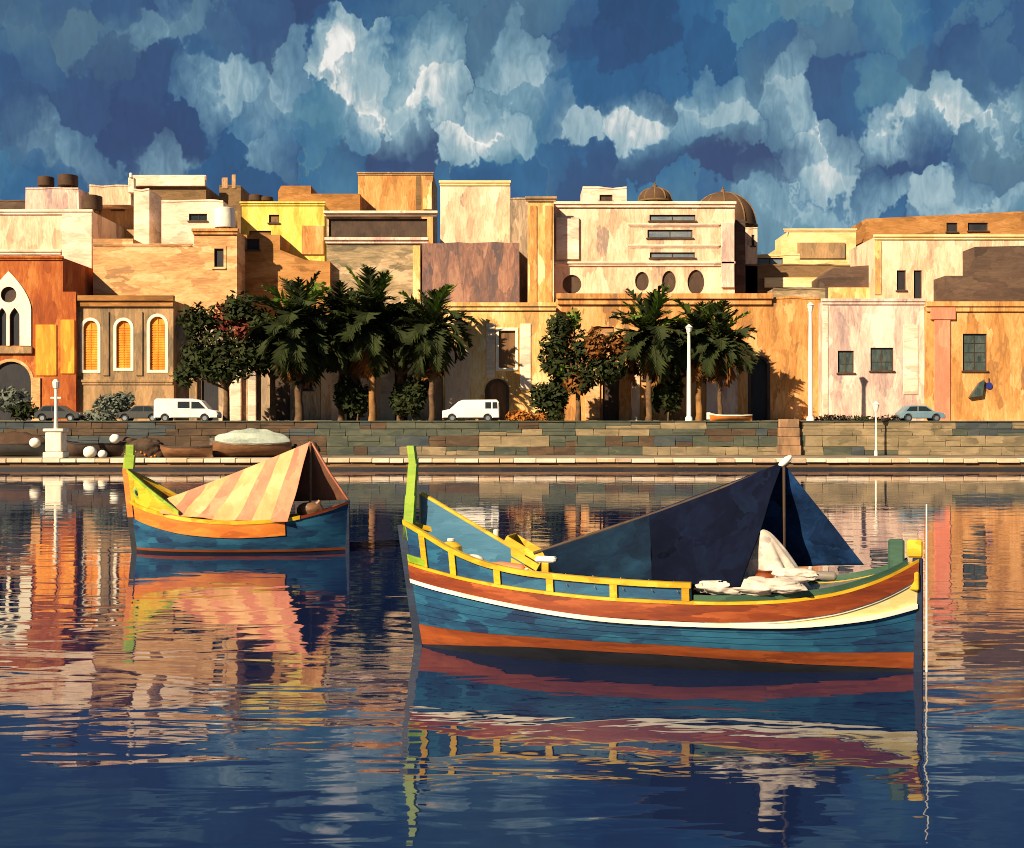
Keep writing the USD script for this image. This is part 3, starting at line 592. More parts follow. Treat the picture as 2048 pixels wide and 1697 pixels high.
# ------------------------------------------------------------------ trees
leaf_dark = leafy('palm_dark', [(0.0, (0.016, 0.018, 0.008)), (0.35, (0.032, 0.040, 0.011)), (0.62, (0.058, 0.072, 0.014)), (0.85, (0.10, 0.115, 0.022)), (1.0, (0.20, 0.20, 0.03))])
leaf_lime = leafy('palm_lime', [(0.0, (0.06, 0.10, 0.015)), (0.6, (0.17, 0.25, 0.03)), (1.0, (0.3, 0.38, 0.05))])
leaf_dead = leafy('palm_dead', [(0.0, (0.12, 0.045, 0.014)), (0.5, (0.26, 0.10, 0.025)), (1.0, (0.44, 0.18, 0.04))])
leaf_red = leafy('blossom_red', [(0.0, (0.10, 0.02, 0.014)), (0.5, (0.20, 0.045, 0.025)), (1.0, (0.30, 0.075, 0.035))])
leaf_sage = leafy('leaf_sage', [(0.0, (0.09, 0.10, 0.075)), (0.5, (0.2, 0.21, 0.16)), (1.0, (0.34, 0.34, 0.26))])
leaf_orange = leafy('blossom_orange', [(0.0, (0.25, 0.08, 0.015)), (0.5, (0.50, 0.18, 0.03)), (1.0, (0.65, 0.28, 0.06))])
bark = paint('bark', [(0.05, 0.028, 0.014), (0.10, 0.052, 0.024), (0.16, 0.085, 0.036)], cell=(0.4, 0.4, 0.25), streak=(6, 6, 10), bump=0.8)
bark_orange = paint('bark_orange', [(0.12, 0.055, 0.02), (0.22, 0.10, 0.03), (0.32, 0.15, 0.045)], cell=(0.4, 0.4, 0.5), streak=(6, 6, 8), bump=0.8)


def frond(L, az, el, droop, n=17, width=0.62, rnd=rng):
    """one feather leaf: a bent rib with blades on both sides"""
    V, Fc, rib = [], [], []
    d = np.array([math.cos(az), math.sin(az), 0.0])
    side = np.array([-math.sin(az), math.cos(az), 0.0])
    p, e = np.zeros(3), el
    for k in range(n + 1):
        rib.append(p.copy())
        dirv = d * math.cos(e) + np.array([0, 0, 1.0]) * math.sin(e)
        p = p + dirv * L / n
        e -= droop / n * (0.4 + 1.4 * k / n)
    rib = np.array(rib)
    up = np.array([0, 0, 1.0])
    for k in range(2, n + 1):
        u = k / n
        bl = width * L * 0.34 * (math.sin(math.pi * min(1, u * 0.92 + 0.1)) ** 0.6 + 0.12)
        t = rib[k] - rib[k - 1]; t /= np.linalg.norm(t)
        nn = np.cross(side, t)
        for s in (-1, 1):
            b = rib[k]
            tipv = side * s * 0.72 + t * 0.75 - nn * rnd.uniform(-0.05, 0.35) - up * rnd.uniform(0.1, 0.45)
            tip = b + tipv / np.linalg.norm(tipv) * bl * rnd.uniform(0.75, 1.1)
            w = t * L / n * 0.62
            i = len(V)
            V += [b - w, b + w, (b + tip) / 2 + w * 0.9 + nn * 0.04 * L, tip, (b + tip) / 2 - w * 0.9]
            Fc += [[i, i + 1, i + 2], [i, i + 2, i + 4], [i + 4, i + 2, i + 3]]
    m = trimesh.Trimesh(np.array(V), np.array(Fc), process=False)
    return cat_([m, tube(rib, np.linspace(0.06, 0.02, len(rib)), 4, caps=False)])


def palm(px, top_py, Y, label, R=3.6, trunk_r=0.30, lean=0.0, nf=34, lime=2, dead=6, barkm=bark, seed=1, crown_py=None, stretch=1.0):
    r = random.Random(seed)
    foot = P(px, 0, Y); foot[2] = SZ
    hz = P(0, crown_py, Y)[2] - SZ
    t = thing('palm_tree', label, 'palm tree', foot, 0, 'trees along the waterfront street')
    n = 12
    pts = [(lean * (k / n) ** 1.6 + 0.05 * math.sin(k * 1.3), 0.04 * math.cos(k), hz * k / n) for k in range(n + 1)]
    rad = [trunk_r * (1.25 - 0.25 * min(1, k / 2.5)) * (1 + 0.06 * (-1) ** k) for k in range(n + 1)]
    rad[-2:] = [trunk_r * 1.35, trunk_r * 1.1]
    obj('trunk', tube(pts, rad, 10), barkm, t, smooth=50)
    head = np.array(pts[-1])
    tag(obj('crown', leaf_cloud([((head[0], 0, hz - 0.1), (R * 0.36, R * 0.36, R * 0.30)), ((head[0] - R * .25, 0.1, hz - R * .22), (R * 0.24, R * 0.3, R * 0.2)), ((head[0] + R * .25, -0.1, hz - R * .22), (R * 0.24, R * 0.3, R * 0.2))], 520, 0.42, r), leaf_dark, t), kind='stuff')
    for k in range(nf):
        u = k / nf
        el = 1.35 - 2.5 * u + r.uniform(-0.15, 0.15)
        az = k * 2.399963 + r.uniform(-0.25, 0.25)
        L = R * r.uniform(0.9, 1.2)
        m = frond(L, az, el + (0.1 if k < 7 else 0), r.uniform(0.35, 0.8) if k < 7 else r.uniform(0.9, 1.9), width=r.uniform(0.8, 1.15), rnd=r)
        m.apply_translation(head + [0, 0, 0.15])
        is_dead = k >= nf - dead
        mt = leaf_dead if is_dead else (leaf_lime if k in range(3, 3 + lime) else leaf_dark)
        obj('dead_frond' if is_dead else 'frond', m, mt, t)
    return t


def leaf_cloud(centres, n, size, r, flat=0.8):
    """leaf blades scattered through a few clumps"""
    V, Fc = [], []
    for k in range(n):
        c, rad = centres[r.randrange(len(centres))]
        d = np.array([r.gauss(0, 1), r.gauss(0, 1), r.gauss(0, 1)]); d /= np.linalg.norm(d)
        p = np.array(c) + d * np.array(rad) * (r.random() ** 0.45)
        a = np.array([r.gauss(0, 1), r.gauss(0, 1), r.gauss(0, 0.7)]); a /= np.linalg.norm(a)
        b = np.cross(a, d + 0.3 * np.array([r.gauss(0, 1), r.gauss(0, 1), 1])); b /= np.linalg.norm(b) + 1e-9
        s = size * r.uniform(0.6, 1.4)
        i = len(V)
        V += [p - a * s, p + b * s * 0.45, p + a * s, p - b * s * 0.45]
        Fc += [[i, i + 1, i + 2], [i, i + 2, i + 3]]
    return trimesh.Trimesh(np.array(V), np.array(Fc), process=False)


def bushy_tree(px, Y, crown, label, mats, seed, trunk_r=0.28, n=2600, name='broadleaf_tree', cat='tree', size=0.34, group='trees along the waterfront street'):
    """crown: (px, py, rx_px, ry_px, which material) clumps"""
    r = random.Random(seed)
    foot = P(px, 0, Y); foot[2] = SZ
    t = thing(name, label, cat, foot, 0, group)
    s = Y / F
    cl = {}
    tot = sum(c[2] * c[3] for c in crown)
    top = 0
    limbs = []
    for cx, cy, rx, ry, w in crown:
        p = P(cx, cy, Y)
        c = (p[0] - foot[0], r.uniform(-0.8, 0.8), p[2] - SZ)
        cl.setdefault(w, []).append((c, (rx * s, min(rx, ry) * s * 0.8, ry * s), rx * ry))
        limbs.append(c)
    zf = min(c[2] for c in limbs) * 0.75
    wood = [tube([(0, 0, 0), (0.05, 0, zf * 0.5), (0.0, 0.05, zf)], [trunk_r * 1.3, trunk_r, trunk_r * 0.9], 9)]
    for c in limbs:
        wood.append(tube([(0, 0.05, zf - 0.1), (c[0] * 0.5, c[1] * 0.5, zf + (c[2] - zf) * 0.55), c], [trunk_r * 0.6, trunk_r * 0.4, 0.06], 6))
    obj('trunk', cat_(wood), bark, t, smooth=40)
    for w, lst in cl.items():
        k = int(n * sum(a for _, _, a in lst) / tot)
        m = cat_([leaf_cloud([(c, rad)], max(30, int(k * a / sum(q[2] for q in lst))), size, r) for c, rad, a in lst])
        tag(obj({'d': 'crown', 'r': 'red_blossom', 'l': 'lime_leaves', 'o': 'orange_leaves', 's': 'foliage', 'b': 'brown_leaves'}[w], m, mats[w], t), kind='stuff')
    return t


LM = {'d': leaf_dark, 'r': leaf_red, 'l': leaf_lime, 'o': leaf_dead, 's': leaf_sage, 'b': leaf_dead}
TY = 116.0
bushy_tree(452, TY, [(400, 640, 45, 34, 'd'), (430, 700, 70, 46, 'd'), (480, 620, 40, 40, 'd'), (395, 720, 40, 40, 'd'), (500, 700, 45, 50, 'd'), (450, 742, 60, 28, 'd'), (375, 752, 26, 26, 'd'), (456, 640, 46, 36, 'r'), (492, 664, 30, 24, 'r'), (520, 652, 26, 26, 'd'), (525, 640, 14, 18, 'l'), (500, 715, 12, 14, 'l')], 'broad dark tree with dull red blossom, leftmost of the waterfront trees', LM, 3, n=4200)
palm(598, 545, TY, 'tall dark palm with a drooping crown, second tree from the left', R=5.2, nf=58, lime=5, dead=5, seed=5, crown_py=660, trunk_r=0.36)
palm(745, 540, TY + 1.5, 'tall palm with an orange trunk and upright fronds, third tree from the left', R=5.0, nf=54, lime=3, dead=6, seed=8, crown_py=648, trunk_r=0.34, barkm=bark_orange)
palm(864, 575, TY + 0.5, 'dark palm with hanging fronds beside the golden house', R=4.3, nf=46, lime=4, dead=3, seed=13, crown_py=664, trunk_r=0.28)
palm(682, 600, TY + 3.0, 'shorter dark palm half hidden behind two taller palms', R=4.2, nf=44, lime=3, dead=6, seed=15, crown_py=660, trunk_r=0.27)
bushy_tree(1156, TY, [(1120, 655, 30, 28, 'd'), (1112, 720, 38, 34, 'd'), (1170, 700, 40, 44, 'd'), (1160, 760, 34, 34, 'd'), (1130, 676, 22, 18, 'o'), (1148, 640, 16, 22, 'l'), (1130, 740, 24, 16, 'l'), (1150, 770, 24, 22, 'o'), (1190, 690, 22, 36, 'o'), (1210, 740, 44, 34, 'd'), (1240, 690, 34, 26, 'o'), (1110, 690, 34, 26, 'd')], 'ragged dark tree with orange brown patches, first of the right group of trees', LM, 17, n=3400, trunk_r=0.24)
palm(1298, 592, TY + 0.8, 'tallest dark palm in the middle of the right group of trees', R=4.3, nf=48, lime=6, dead=6, seed=21, crown_py=676, trunk_r=0.3)
palm(1398, 612, TY + 1.6, 'palm with an orange brown trunk behind the white lamp post', R=4.0, nf=46, lime=4, dead=6, seed=24, crown_py=680, trunk_r=0.3, barkm=bark_orange)
palm(1440, 640, TY, 'smaller dark palm at the right end of the right group', R=3.7, nf=44, lime=3, dead=6, seed=29, crown_py=690, trunk_r=0.22)
bushy_tree(545, 119.5, [(530, 660, 44, 40, 'd'), (560, 700, 50, 44, 'd'), (520, 720, 40, 36, 'd'), (640, 690, 60, 46, 'd'), (600, 730, 50, 32, 'd'), (580, 640, 40, 30, 'd'), (540, 690, 14, 16, 'l')], 'broad dark tree filling the gap behind the two left palms', LM, 43, n=3200)
bushy_tree(800, 119.5, [(790, 650, 44, 44, 'd'), (820, 690, 44, 40, 'd'), (760, 700, 36, 34, 'd'), (720, 660, 40, 40, 'd'), (850, 720, 26, 30, 'd')], 'dark tree behind the orange trunked palm', LM, 44, n=2600)
bushy_tree(1345, 119.5, [(1350, 700, 40, 36, 'd'), (1400, 680, 40, 36, 'd'), (1320, 740, 30, 34, 'd'), (1450, 700, 36, 40, 'd'), (1370, 660, 30, 26, 'o')], 'dark tree with a rusty patch behind the white lamp post', LM, 45, n=2600)
bushy_tree(1108, 118, [(1100, 800, 40, 36, 'd'), (1085, 790, 26, 26, 'd'), (1120, 770, 22, 40, 'd')], 'dark shrub at the foot of the ragged tree', LM, 31, n=1200, name='shrub', cat='shrub', trunk_r=0.08, group='shrubs below the trees')
bushy_tree(715, 118, [(712, 800, 30, 40, 'd'), (690, 790, 24, 40, 'd')], 'dark shrub between the two left palm trunks', LM, 33, n=1000, name='shrub', cat='shrub', trunk_r=0.08, group='shrubs below the trees')
bushy_tree(1336, 118, [(1340, 780, 28, 50, 'd'), (1310, 790, 18, 40, 'd')], 'tall dark shrub left of the white lamp post', LM, 35, n=1000, name='shrub', cat='shrub', trunk_r=0.08, group='shrubs below the trees')
bushy_tree(826, 118, [(830, 790, 24, 46, 'd'), (800, 800, 22, 36, 'd')], 'dark shrub left of the golden house', LM, 36, n=900, name='shrub', cat='shrub', trunk_r=0.08, group='shrubs below the trees')
bushy_tree(222, 115, [(225, 810, 40, 22, 's'), (205, 838, 40, 20, 's'), (245, 800, 24, 18, 's')], 'pale sage green bush beside the white post on the left', LM, 37, n=1300, name='shrub', cat='shrub', trunk_r=0.08, size=0.28, group='shrubs below the trees')
bushy_tree(30, 115, [(20, 800, 40, 26, 's'), (50, 822, 30, 20, 'd')], 'grey green bush in front of the dark archway', LM, 38, n=900, name='shrub', cat='shrub', trunk_r=0.08, size=0.28, group='shrubs below the trees')
bushy_tree(1050, 114.5, [(1040, 834, 34, 14, 'o'), (1085, 838, 30, 12, 'o'), (1110, 834, 24, 12, 'd')], 'low orange flowering bush beside the small arched door', {'d': leaf_dark, 'o': leaf_orange}, 39, n=1100, name='shrub', cat='shrub', trunk_r=0.06, size=0.2, group='shrubs below the trees')
bushy_tree(1716, 114.5, [(1660, 842, 40, 14, 'b'), (1720, 844, 50, 13, 'd'), (1780, 842, 40, 12, 'b')], 'long low dark hedge on the street before the pale house', {'d': leaf_dark, 'b': leafy('hedge_brown', [(0, (0.02, 0.014, 0.01)), (0.6, (0.05, 0.032, 0.02)), (1, (0.09, 0.055, 0.03))])}, 40, n=1500, name='hedge', cat='hedge', trunk_r=0.06, size=0.2, group=None)

# ------------------------------------------------------------------ lamp posts, post on the quay
M['post_white'] = paint('post_white', [(0.66, 0.58, 0.46), (0.82, 0.76, 0.64)], cell=(0.4, 0.4, 0.6))


def lamp(px, py_top, py_foot_z, Y, label, r=0.11, arm=True):
    foot = P(px, 0, Y); foot[2] = py_foot_z
    h = P(0, py_top, Y)[2] - py_foot_z
    t = thing('lamp_post', label, 'lamp post', foot, 0, None)
    obj('pole', lathe([(0, 0), (r * 2.2, 0), (r * 2.2, 0.35), (r * 1.3, 0.55), (r * 1.2, h * 0.5), (r * 0.9, h - 0.8), (0, h - 0.8)], 12), M['post_white'], t, smooth=40)
    obj('lantern', lathe([(0, h - 0.8), (0.16, h - 0.78), (0.3, h - 0.2), (0.26, h - 0.15), (0, h - 0.15)], 10), M['post_white'], t, smooth=30)
    obj('lantern_cap', lathe([(0, h - 0.15), (0.36, h - 0.147), (0.12, h + 0.08), (0, h + 0.16)], 10), M['post_white'], t, smooth=30)


lamp(1378, 652, SZ, 113.6, 'white lamp post among the right group of trees', r=0.16)
lamp(1621, 608, SZ - 0.0, 113.4, 'tall white lamp post before the orange wall left of the pale house', r=0.17)
lamp(1752, 806, QZ, 110.5, 'short slim white lamp post on the quay below the pale house', r=0.07)
foot = P(112, 0, 103); foot[2] = QZ
t = thing('beacon_post', 'white post on a square white plinth at the quay edge', 'post', foot)
hp = P(0, 762, 103)[2] - QZ
obj('plinth', cat_([chamfer_box(-0.85, 0.85, -0.7, 0.7, 0, 0.5, 0.06), chamfer_box(-0.7, 0.7, -0.6, 0.6, 0.5, 2.2, 0.1), chamfer_box(-0.85, 0.85, -0.7, 0.7, 2.2, 2.45, 0.06)]), M['white_trim'], t)
obj('pole', tube([(0, 0, 2.4), (0, 0, hp * 0.7), (0, 0, hp)], [0.17, 0.14, 0.11], 10), M['post_white'], t, smooth=40)
obj('lantern', lathe([(0, hp - 0.7), (0.24, hp - 0.6), (0.3, hp - 0.1), (0.14, hp + 0.12), (0, hp + 0.15)], 10), M['post_white'], t, smooth=30)
obj('arm', chamfer_box(-0.45, 0.45, -0.06, 0.06, hp - 1.5, hp - 1.35, 0.02), M['post_white'], t)

# ------------------------------------------------------------------ vehicles
M['van_white'] = paint('van_white', [(0.56, 0.50, 0.45), (0.76, 0.68, 0.60), (0.8, 0.74, 0.68)], cell=(1.2, 1.2, 0.5), rough=0.4, spec=0.5, bump=0.1)
M['car_dark'] = paint('car_dark', [(0.03, 0.03, 0.032), (0.06, 0.055, 0.05)], cell=(1.0, 1, 0.5), rough=0.35, spec=0.5, bump=0.1)
M['car_blue'] = paint('car_blue', [(0.10, 0.16, 0.20), (0.17, 0.25, 0.29)], cell=(1.0, 1, 0.5), rough=0.35, spec=0.5, bump=0.1)
M['tyre'] = plain('tyre', (0.015, 0.015, 0.015), 0.8)
M['rim'] = plain('rim', (0.4, 0.4, 0.4), 0.35, 0.5, 0.8)
M['lamp_clear'] = plain('lamp_clear', (0.7, 0.65, 0.55), 0.2, 0.5)


def car(name, label, cat, cx_px, Y, L, mat, profile, glass, flip=False, rz=0.0, wheel_r=0.33, W=1.75, z=SZ + 0.008):
    """profile and glass outlines in metres, nose to the right; x from 0 to L"""
    c = P(cx_px, 0, Y)
    t = thing(name, label, cat, (c[0], Y, z), rz)
    s = -1 if flip else 1
    tr = lambda pts: Polygon([(s * (a - L / 2), b) for a, b in pts]).buffer(0)
    body = tr(profile).buffer(-0.08).buffer(0.08, quad_segs=4)
    wx = [L * 0.18, L * 0.80]
    for a in wx:
        body = body.difference(Polygon([(s * (a - L / 2) + (wheel_r + .06) * math.cos(q), wheel_r + (wheel_r + .06) * math.sin(q)) for q in np.linspace(0, 2 * math.pi, 20)[:-1]]))
    inner = body.buffer(-0.06)
    parts = [standing(g, -W / 2 + 0.07, W / 2 - 0.07) for g in getattr(body, 'geoms', [body])]
    parts += [standing(g, -W / 2, -W / 2 + 0.07) for g in getattr(inner, 'geoms', [inner])] + [standing(g, W / 2 - 0.07, W / 2) for g in getattr(inner, 'geoms', [inner])]
    b = obj('body', cat_(parts), mat, t, smooth=25)
    for g in glass:
        obj('side_window', standing(tr(g), -W / 2 - 0.012, -W / 2 + 0.01), M['window_glass'], t)
        obj('side_window', standing(tr(g), W / 2 - 0.01, W / 2 + 0.012), M['window_glass'], t)
    for a in wx:
        for sy in (-1, 1):
            wl = trimesh.creation.cylinder(radius=wheel_r, height=0.2, sections=20)
            wl.apply_transform(trimesh.transformations.rotation_matrix(math.pi / 2, [1, 0, 0]))
            wl.apply_translation([s * (a - L / 2), sy * (W / 2 - 0.11), wheel_r])
            wp = obj('wheel', wl, M['tyre'], t, smooth=30)
            rm = trimesh.creation.cylinder(radius=wheel_r * 0.6, height=0.04, sections=16)
            rm.apply_transform(trimesh.transformations.rotation_matrix(math.pi / 2, [1, 0, 0]))
            rm.apply_translation([s * (a - L / 2), sy * (W / 2 + 0.0), wheel_r])
            obj('rim', rm, M['rim'], wp)
    for sy in (-1, 1):
        obj('headlight', chamfer_box(min(s * (L / 2 - 0.12), s * (L / 2 + 0.01)), max(s * (L / 2 - 0.12), s * (L / 2 + 0.01)), sy * (W / 2 - 0.35) - 0.15, sy * (W / 2 - 0.35) + 0.15, 0.6, 0.76, 0.02), M['lamp_clear'], t)
    return t


VAN = [(0, 0.35), (0.02, 1.95), (0.25, 2.12), (3.6, 2.1), (4.35, 1.9), (5.0, 1.15), (5.7, 0.95), (5.85, 0.7), (5.85, 0.35)]
VG = [[(3.45, 1.2), (3.45, 1.85), (4.15, 1.82), (4.78, 1.2)], [(2.2, 1.25), (2.2, 1.85), (3.3, 1.85), (3.3, 1.25)]]
car('white_van', 'long white van parked above the quay left of the trees', 'van', 376, 113.9, 5.85, M['van_white'], VAN, VG)
VAN2 = [(0, 0.35), (0.0, 1.0), (0.7, 1.15), (1.5, 1.85), (1.9, 2.0), (5.0, 2.02), (5.2, 1.8), (5.25, 0.35)]
car('white_van', 'white van with two dark rear windows before the golden house', 'van', 942, 114.1, 5.25, M['van_white'], VAN2, [[(3.95, 1.2), (3.95, 1.8), (4.5, 1.8), (4.5, 1.2)], [(4.62, 1.2), (4.62, 1.8), (5.05, 1.8), (5.1, 1.2)]])
CAR = [(0, 0.3), (0, 0.8), (0.25, 0.95), (0.7, 1.4), (1.1, 1.5), (2.4, 1.48), (3.1, 0.98), (4.0, 0.82), (4.15, 0.6), (4.15, 0.3)]
CG = [[(0.55, 0.98), (0.88, 1.38), (1.55, 1.42), (1.55, 0.98)], [(1.65, 0.98), (1.65, 1.42), (2.3, 1.4), (2.9, 0.98)]]
car('dark_car', 'dark grey car parked at the left edge above the quay', 'car', 120, 114.2, 4.15, M['car_dark'], CAR, CG)
car('dark_car', 'dark car parked just left of the long white van', 'car', 282, 115.2, 4.15, M['car_dark'], CAR, CG, flip=True)
car('blue_car', 'blue grey car parked before the pale house', 'car', 1840, 114.0, 4.15, M['car_blue'], CAR, CG)

# ------------------------------------------------------------------ boats
def paintwork(name, cols, **k):
    return paint(name, cols, cell=k.pop('cell', (0.5, 0.5, 0.16)), streak=k.pop('streak', (2.0, 2.0, 14)), rough=k.pop('rough', 0.45), spec=0.4, bump=k.pop('bump', 0.2), bumpd=0.012, **k)


B = {'blue': paintwork('boat_blue', [(0.011, 0.026, 0.07), (0.013, 0.062, 0.125), (0.022, 0.105, 0.18)], contrast=1.4),
     'deep_blue': paintwork('boat_deep_blue', [(0.004, 0.006, 0.016), (0.006, 0.012, 0.032), (0.010, 0.024, 0.055)]),
     'light_blue': paintwork('boat_light_blue', [(0.025, 0.085, 0.15), (0.04, 0.13, 0.21), (0.07, 0.18, 0.27)]),
     'black': paintwork('boat_black', [(0.010, 0.010, 0.014), (0.022, 0.02, 0.025)]),
     'red': paintwork('boat_red', [(0.10, 0.018, 0.008), (0.21, 0.038, 0.010), (0.40, 0.10, 0.025)], cell=(0.7, 0.7, 0.1)),
     'orange': paintwork('boat_orange', [(0.40, 0.09, 0.015), (0.60, 0.16, 0.02), (0.70, 0.25, 0.04)]),
     'boot': paintwork('boat_boot', [(0.06, 0.016, 0.008), (0.20, 0.040, 0.010), (0.32, 0.075, 0.014)], cell=(0.9, 0.9, 0.1)),
     'white': paintwork('boat_white', [(0.60, 0.48, 0.36), (0.78, 0.68, 0.54), (0.84, 0.76, 0.62)], cell=(0.4, 0.4, 0.1)),
     'yellow': paintwork('boat_yellow', [(0.34, 0.17, 0.006), (0.56, 0.31, 0.010), (0.70, 0.46, 0.05)], cell=(0.3, 0.3, 0.2)),
     'cream': paintwork('boat_cream', [(0.50, 0.36, 0.10), (0.68, 0.52, 0.2), (0.76, 0.64, 0.38)]),
     'green': paintwork('boat_green', [(0.02, 0.05, 0.032), (0.035, 0.08, 0.05), (0.055, 0.11, 0.06)]),
     'lime': paintwork('boat_lime', [(0.12, 0.20, 0.012), (0.22, 0.32, 0.018), (0.32, 0.40, 0.03)], cell=(0.2, 0.2, 0.3)),
     'deck': paintwork('boat_deck', [(0.08, 0.07, 0.06), (0.15, 0.13, 0.11), (0.26, 0.17, 0.12)]),
     'bow_gold': paintwork('boat_bow_gold', [(0.30, 0.09, 0.008), (0.50, 0.22, 0.010), (0.62, 0.38, 0.02), (0.30, 0.30, 0.02)], cell=(0.25, 0.25, 0.3)),
     'salmon': paintwork('boat_salmon', [(0.50, 0.13, 0.06), (0.66, 0.2, 0.08)]),
     'wood': paintwork('boat_wood', [(0.10, 0.045, 0.02), (0.18, 0.08, 0.035), (0.26, 0.12, 0.05)])}


class Hull:
    def __init__(self, L, beam, sheer, rake_bow=0.3, rake_stern=0.05, keel=-0.45, full=2.4, sp=0.95):
        self.L, self.b, self.keel, self.rb, self.rs, self.full, self.sp = L, beam / 2, keel, rake_bow, rake_stern, full, sp
        self.sheer = PchipInterpolator([a for a, _ in sheer], [b for _, b in sheer])

    def half(self, s):
        return self.b * (1 - np.abs(2 * np.asarray(s) ** self.sp - 1) ** self.full) + 0.035

    def pt(self, s, z, side, off=0.0):
        s = np.asarray(s, float); z = np.asarray(z, float)
        u = (z - self.keel) / (self.sheer(s) - self.keel)
        lo = np.clip(u, 0, 1)
        w = self.half(s) * np.where(u <= 1, (1 - (1 - lo) ** 2.0) ** 0.62, 1 + 0.10 * (u - 1)) + off
        w = np.maximum(w, 0.012)
        x = s * self.L - self.rb * np.clip(z / 2.0, -0.3, 1.5) * (1 - s) ** 5 + self.rs * np.clip(z / 2, 0, 1) * s ** 5
        return np.stack([x, side * w, z], -1)

    def band(self, zlo, zhi, s0=0.0, s1=1.0, out=0.0, thick=0.05, side=-1, ns=60, nz=3):
        """a closed plank following the hull between two heights given as functions of s"""
        s = np.linspace(s0, s1, ns)
        zs = [zlo(s) + (zhi(s) - zlo(s)) * k / nz for k in range(nz + 1)]
        ring = [self.pt(s, z, side, out) for z in zs] + [self.pt(s, z, side, out - thick) for z in reversed(zs)]
        V = np.stack(ring, 1)                 # ns, m, 3
        m = V.shape[1]
        f = []
        for i in range(ns - 1):
            for j in range(m):
                a, b, c, d = i * m + j, i * m + (j + 1) % m, (i + 1) * m + (j + 1) % m, (i + 1) * m + j
                f += [[a, b, c], [a, c, d]]
        for j in range(1, m - 1):
            f += [[0, j + 1, j], [(ns - 1) * m, (ns - 1) * m + j, (ns - 1) * m + j + 1]]
        f = np.array(f)
        if side > 0:
            f = f[:, ::-1]
        return trimesh.Trimesh(V.reshape(-1, 3), f, process=False)

    def both(self, *a, **k):
        return cat_([self.band(*a, side=-1, **k), self.band(*a, side=1, **k)])

    def deck(self, z, s0, s1, inset=0.05, ns=40, thick=0.04):
        s = np.linspace(s0, s1, ns)
        zz = z(s)
        a, b = self.pt(s, zz, -1, -inset), self.pt(s, zz, 1, -inset)
        V = np.stack([a, b, b - [0, 0, thick], a - [0, 0, thick]], 1)
        f = []
        for i in range(ns - 1):
            for j in range(4):
                p, q, r, t = i * 4 + j, i * 4 + (j + 1) % 4, (i + 1) * 4 + (j + 1) % 4, (i + 1) * 4 + j
                f += [[p, r, q], [p, t, r]]
        f += [[0, 1, 2], [0, 2, 3]]
        e = (ns - 1) * 4
        f += [[e, e + 2, e + 1], [e, e + 3, e + 2]]
        return trimesh.Trimesh(V.reshape(-1, 3), f, process=False)


def cloth(c00, c10, c11, c01, n=30, sag=0.08, wrinkle=0.045, seed=0, thick=0.02, span=(0, 1), slant=0.0):
    """a hung cloth between four corners (ridge edge first), with sag and creases"""
    c00, c10, c11, c01 = map(np.asarray, (c00, c10, c11, c01))
    u, v = np.meshgrid(np.linspace(span[0], span[1], n), np.linspace(0, 1, n), indexing='ij')
    u = u ** (1 + slant * v)
    p = (c00 * ((1 - u) * (1 - v))[..., None] + c10 * (u * (1 - v))[..., None] + c11 * (u * v)[..., None] + c01 * ((1 - u) * v)[..., None])
    nrm = np.cross(c10 - c00, c01 - c00); nrm = nrm / np.linalg.norm(nrm)
    h = meshkit.fbm(np.stack([u * 3.0 + v * 2.2, v * 1.2, np.full_like(u, seed * 3.1)], -1), 4, seed) - 0.5 + 0.16 * np.sin((u * 1.0 + v * 0.55 + 0.1 * seed) * 19)
    e = np.minimum(1, 5 * np.minimum.reduce([v, 1 - 0.5 * v]))
    p = p + nrm * (wrinkle * 2.4 * h * e)[..., None] - np.array([0, 0, 1.0]) * (sag * np.sin(np.pi * u) * (0.35 + 0.65 * np.sin(np.pi * v)))[..., None]
    top, bot = p.reshape(-1, 3), (p - nrm * thick).reshape(-1, 3)
    V = np.vstack([top, bot]); N = n * n
    f = []
    for i in range(n - 1):
        for j in range(n - 1):
            a, b, c, d = i * n + j, (i + 1) * n + j, (i + 1) * n + j + 1, i * n + j + 1
            f += [[a, b, c], [a, c, d], [N + a, N + c, N + b], [N + a, N + d, N + c]]
    ed = [(i * n, (i + 1) * n) for i in range(n - 1)] + [((i + 1) * n + n - 1, i * n + n - 1) for i in range(n - 1)] + [(j + 1, j) for j in range(n - 1)] + [((n - 1) * n + j, (n - 1) * n + j + 1) for j in range(n - 1)]
    for a, b in ed:
        f += [[a, N + a, N + b], [a, N + b, b]]
    return trimesh.Trimesh(V, f, process=False)


# ---- the large boat
BX, SX = P(842, 0, 20.7), P(1832, 0, 18.5)
LB = float(np.hypot(SX[0] - BX[0], SX[1] - BX[1]))
ROT = math.degrees(math.atan2(SX[1] - BX[1], SX[0] - BX[0]))
boat = thing('fishing_boat', 'large blue wooden boat with yellow railed bow and dark navy tent', 'boat', (BX[0], BX[1], 0), ROT)
ca, sa = math.cos(math.radians(ROT)), math.sin(math.radians(ROT))


def loc(px, py, t):
    """photo pixel -> boat-local point on the plane local y = t"""
    d = np.array([(px - 1024) / F, 1.0, (848.5 - py) / F])
    o = np.array([0, 0, CH]) - np.array([BX[0], BX[1], 0])
    R = lambda v: np.array([ca * v[0] + sa * v[1], -sa * v[0] + ca * v[1], v[2]])
    o, d = R(o), R(d)
    return o + d * (t - o[1]) / d[1]


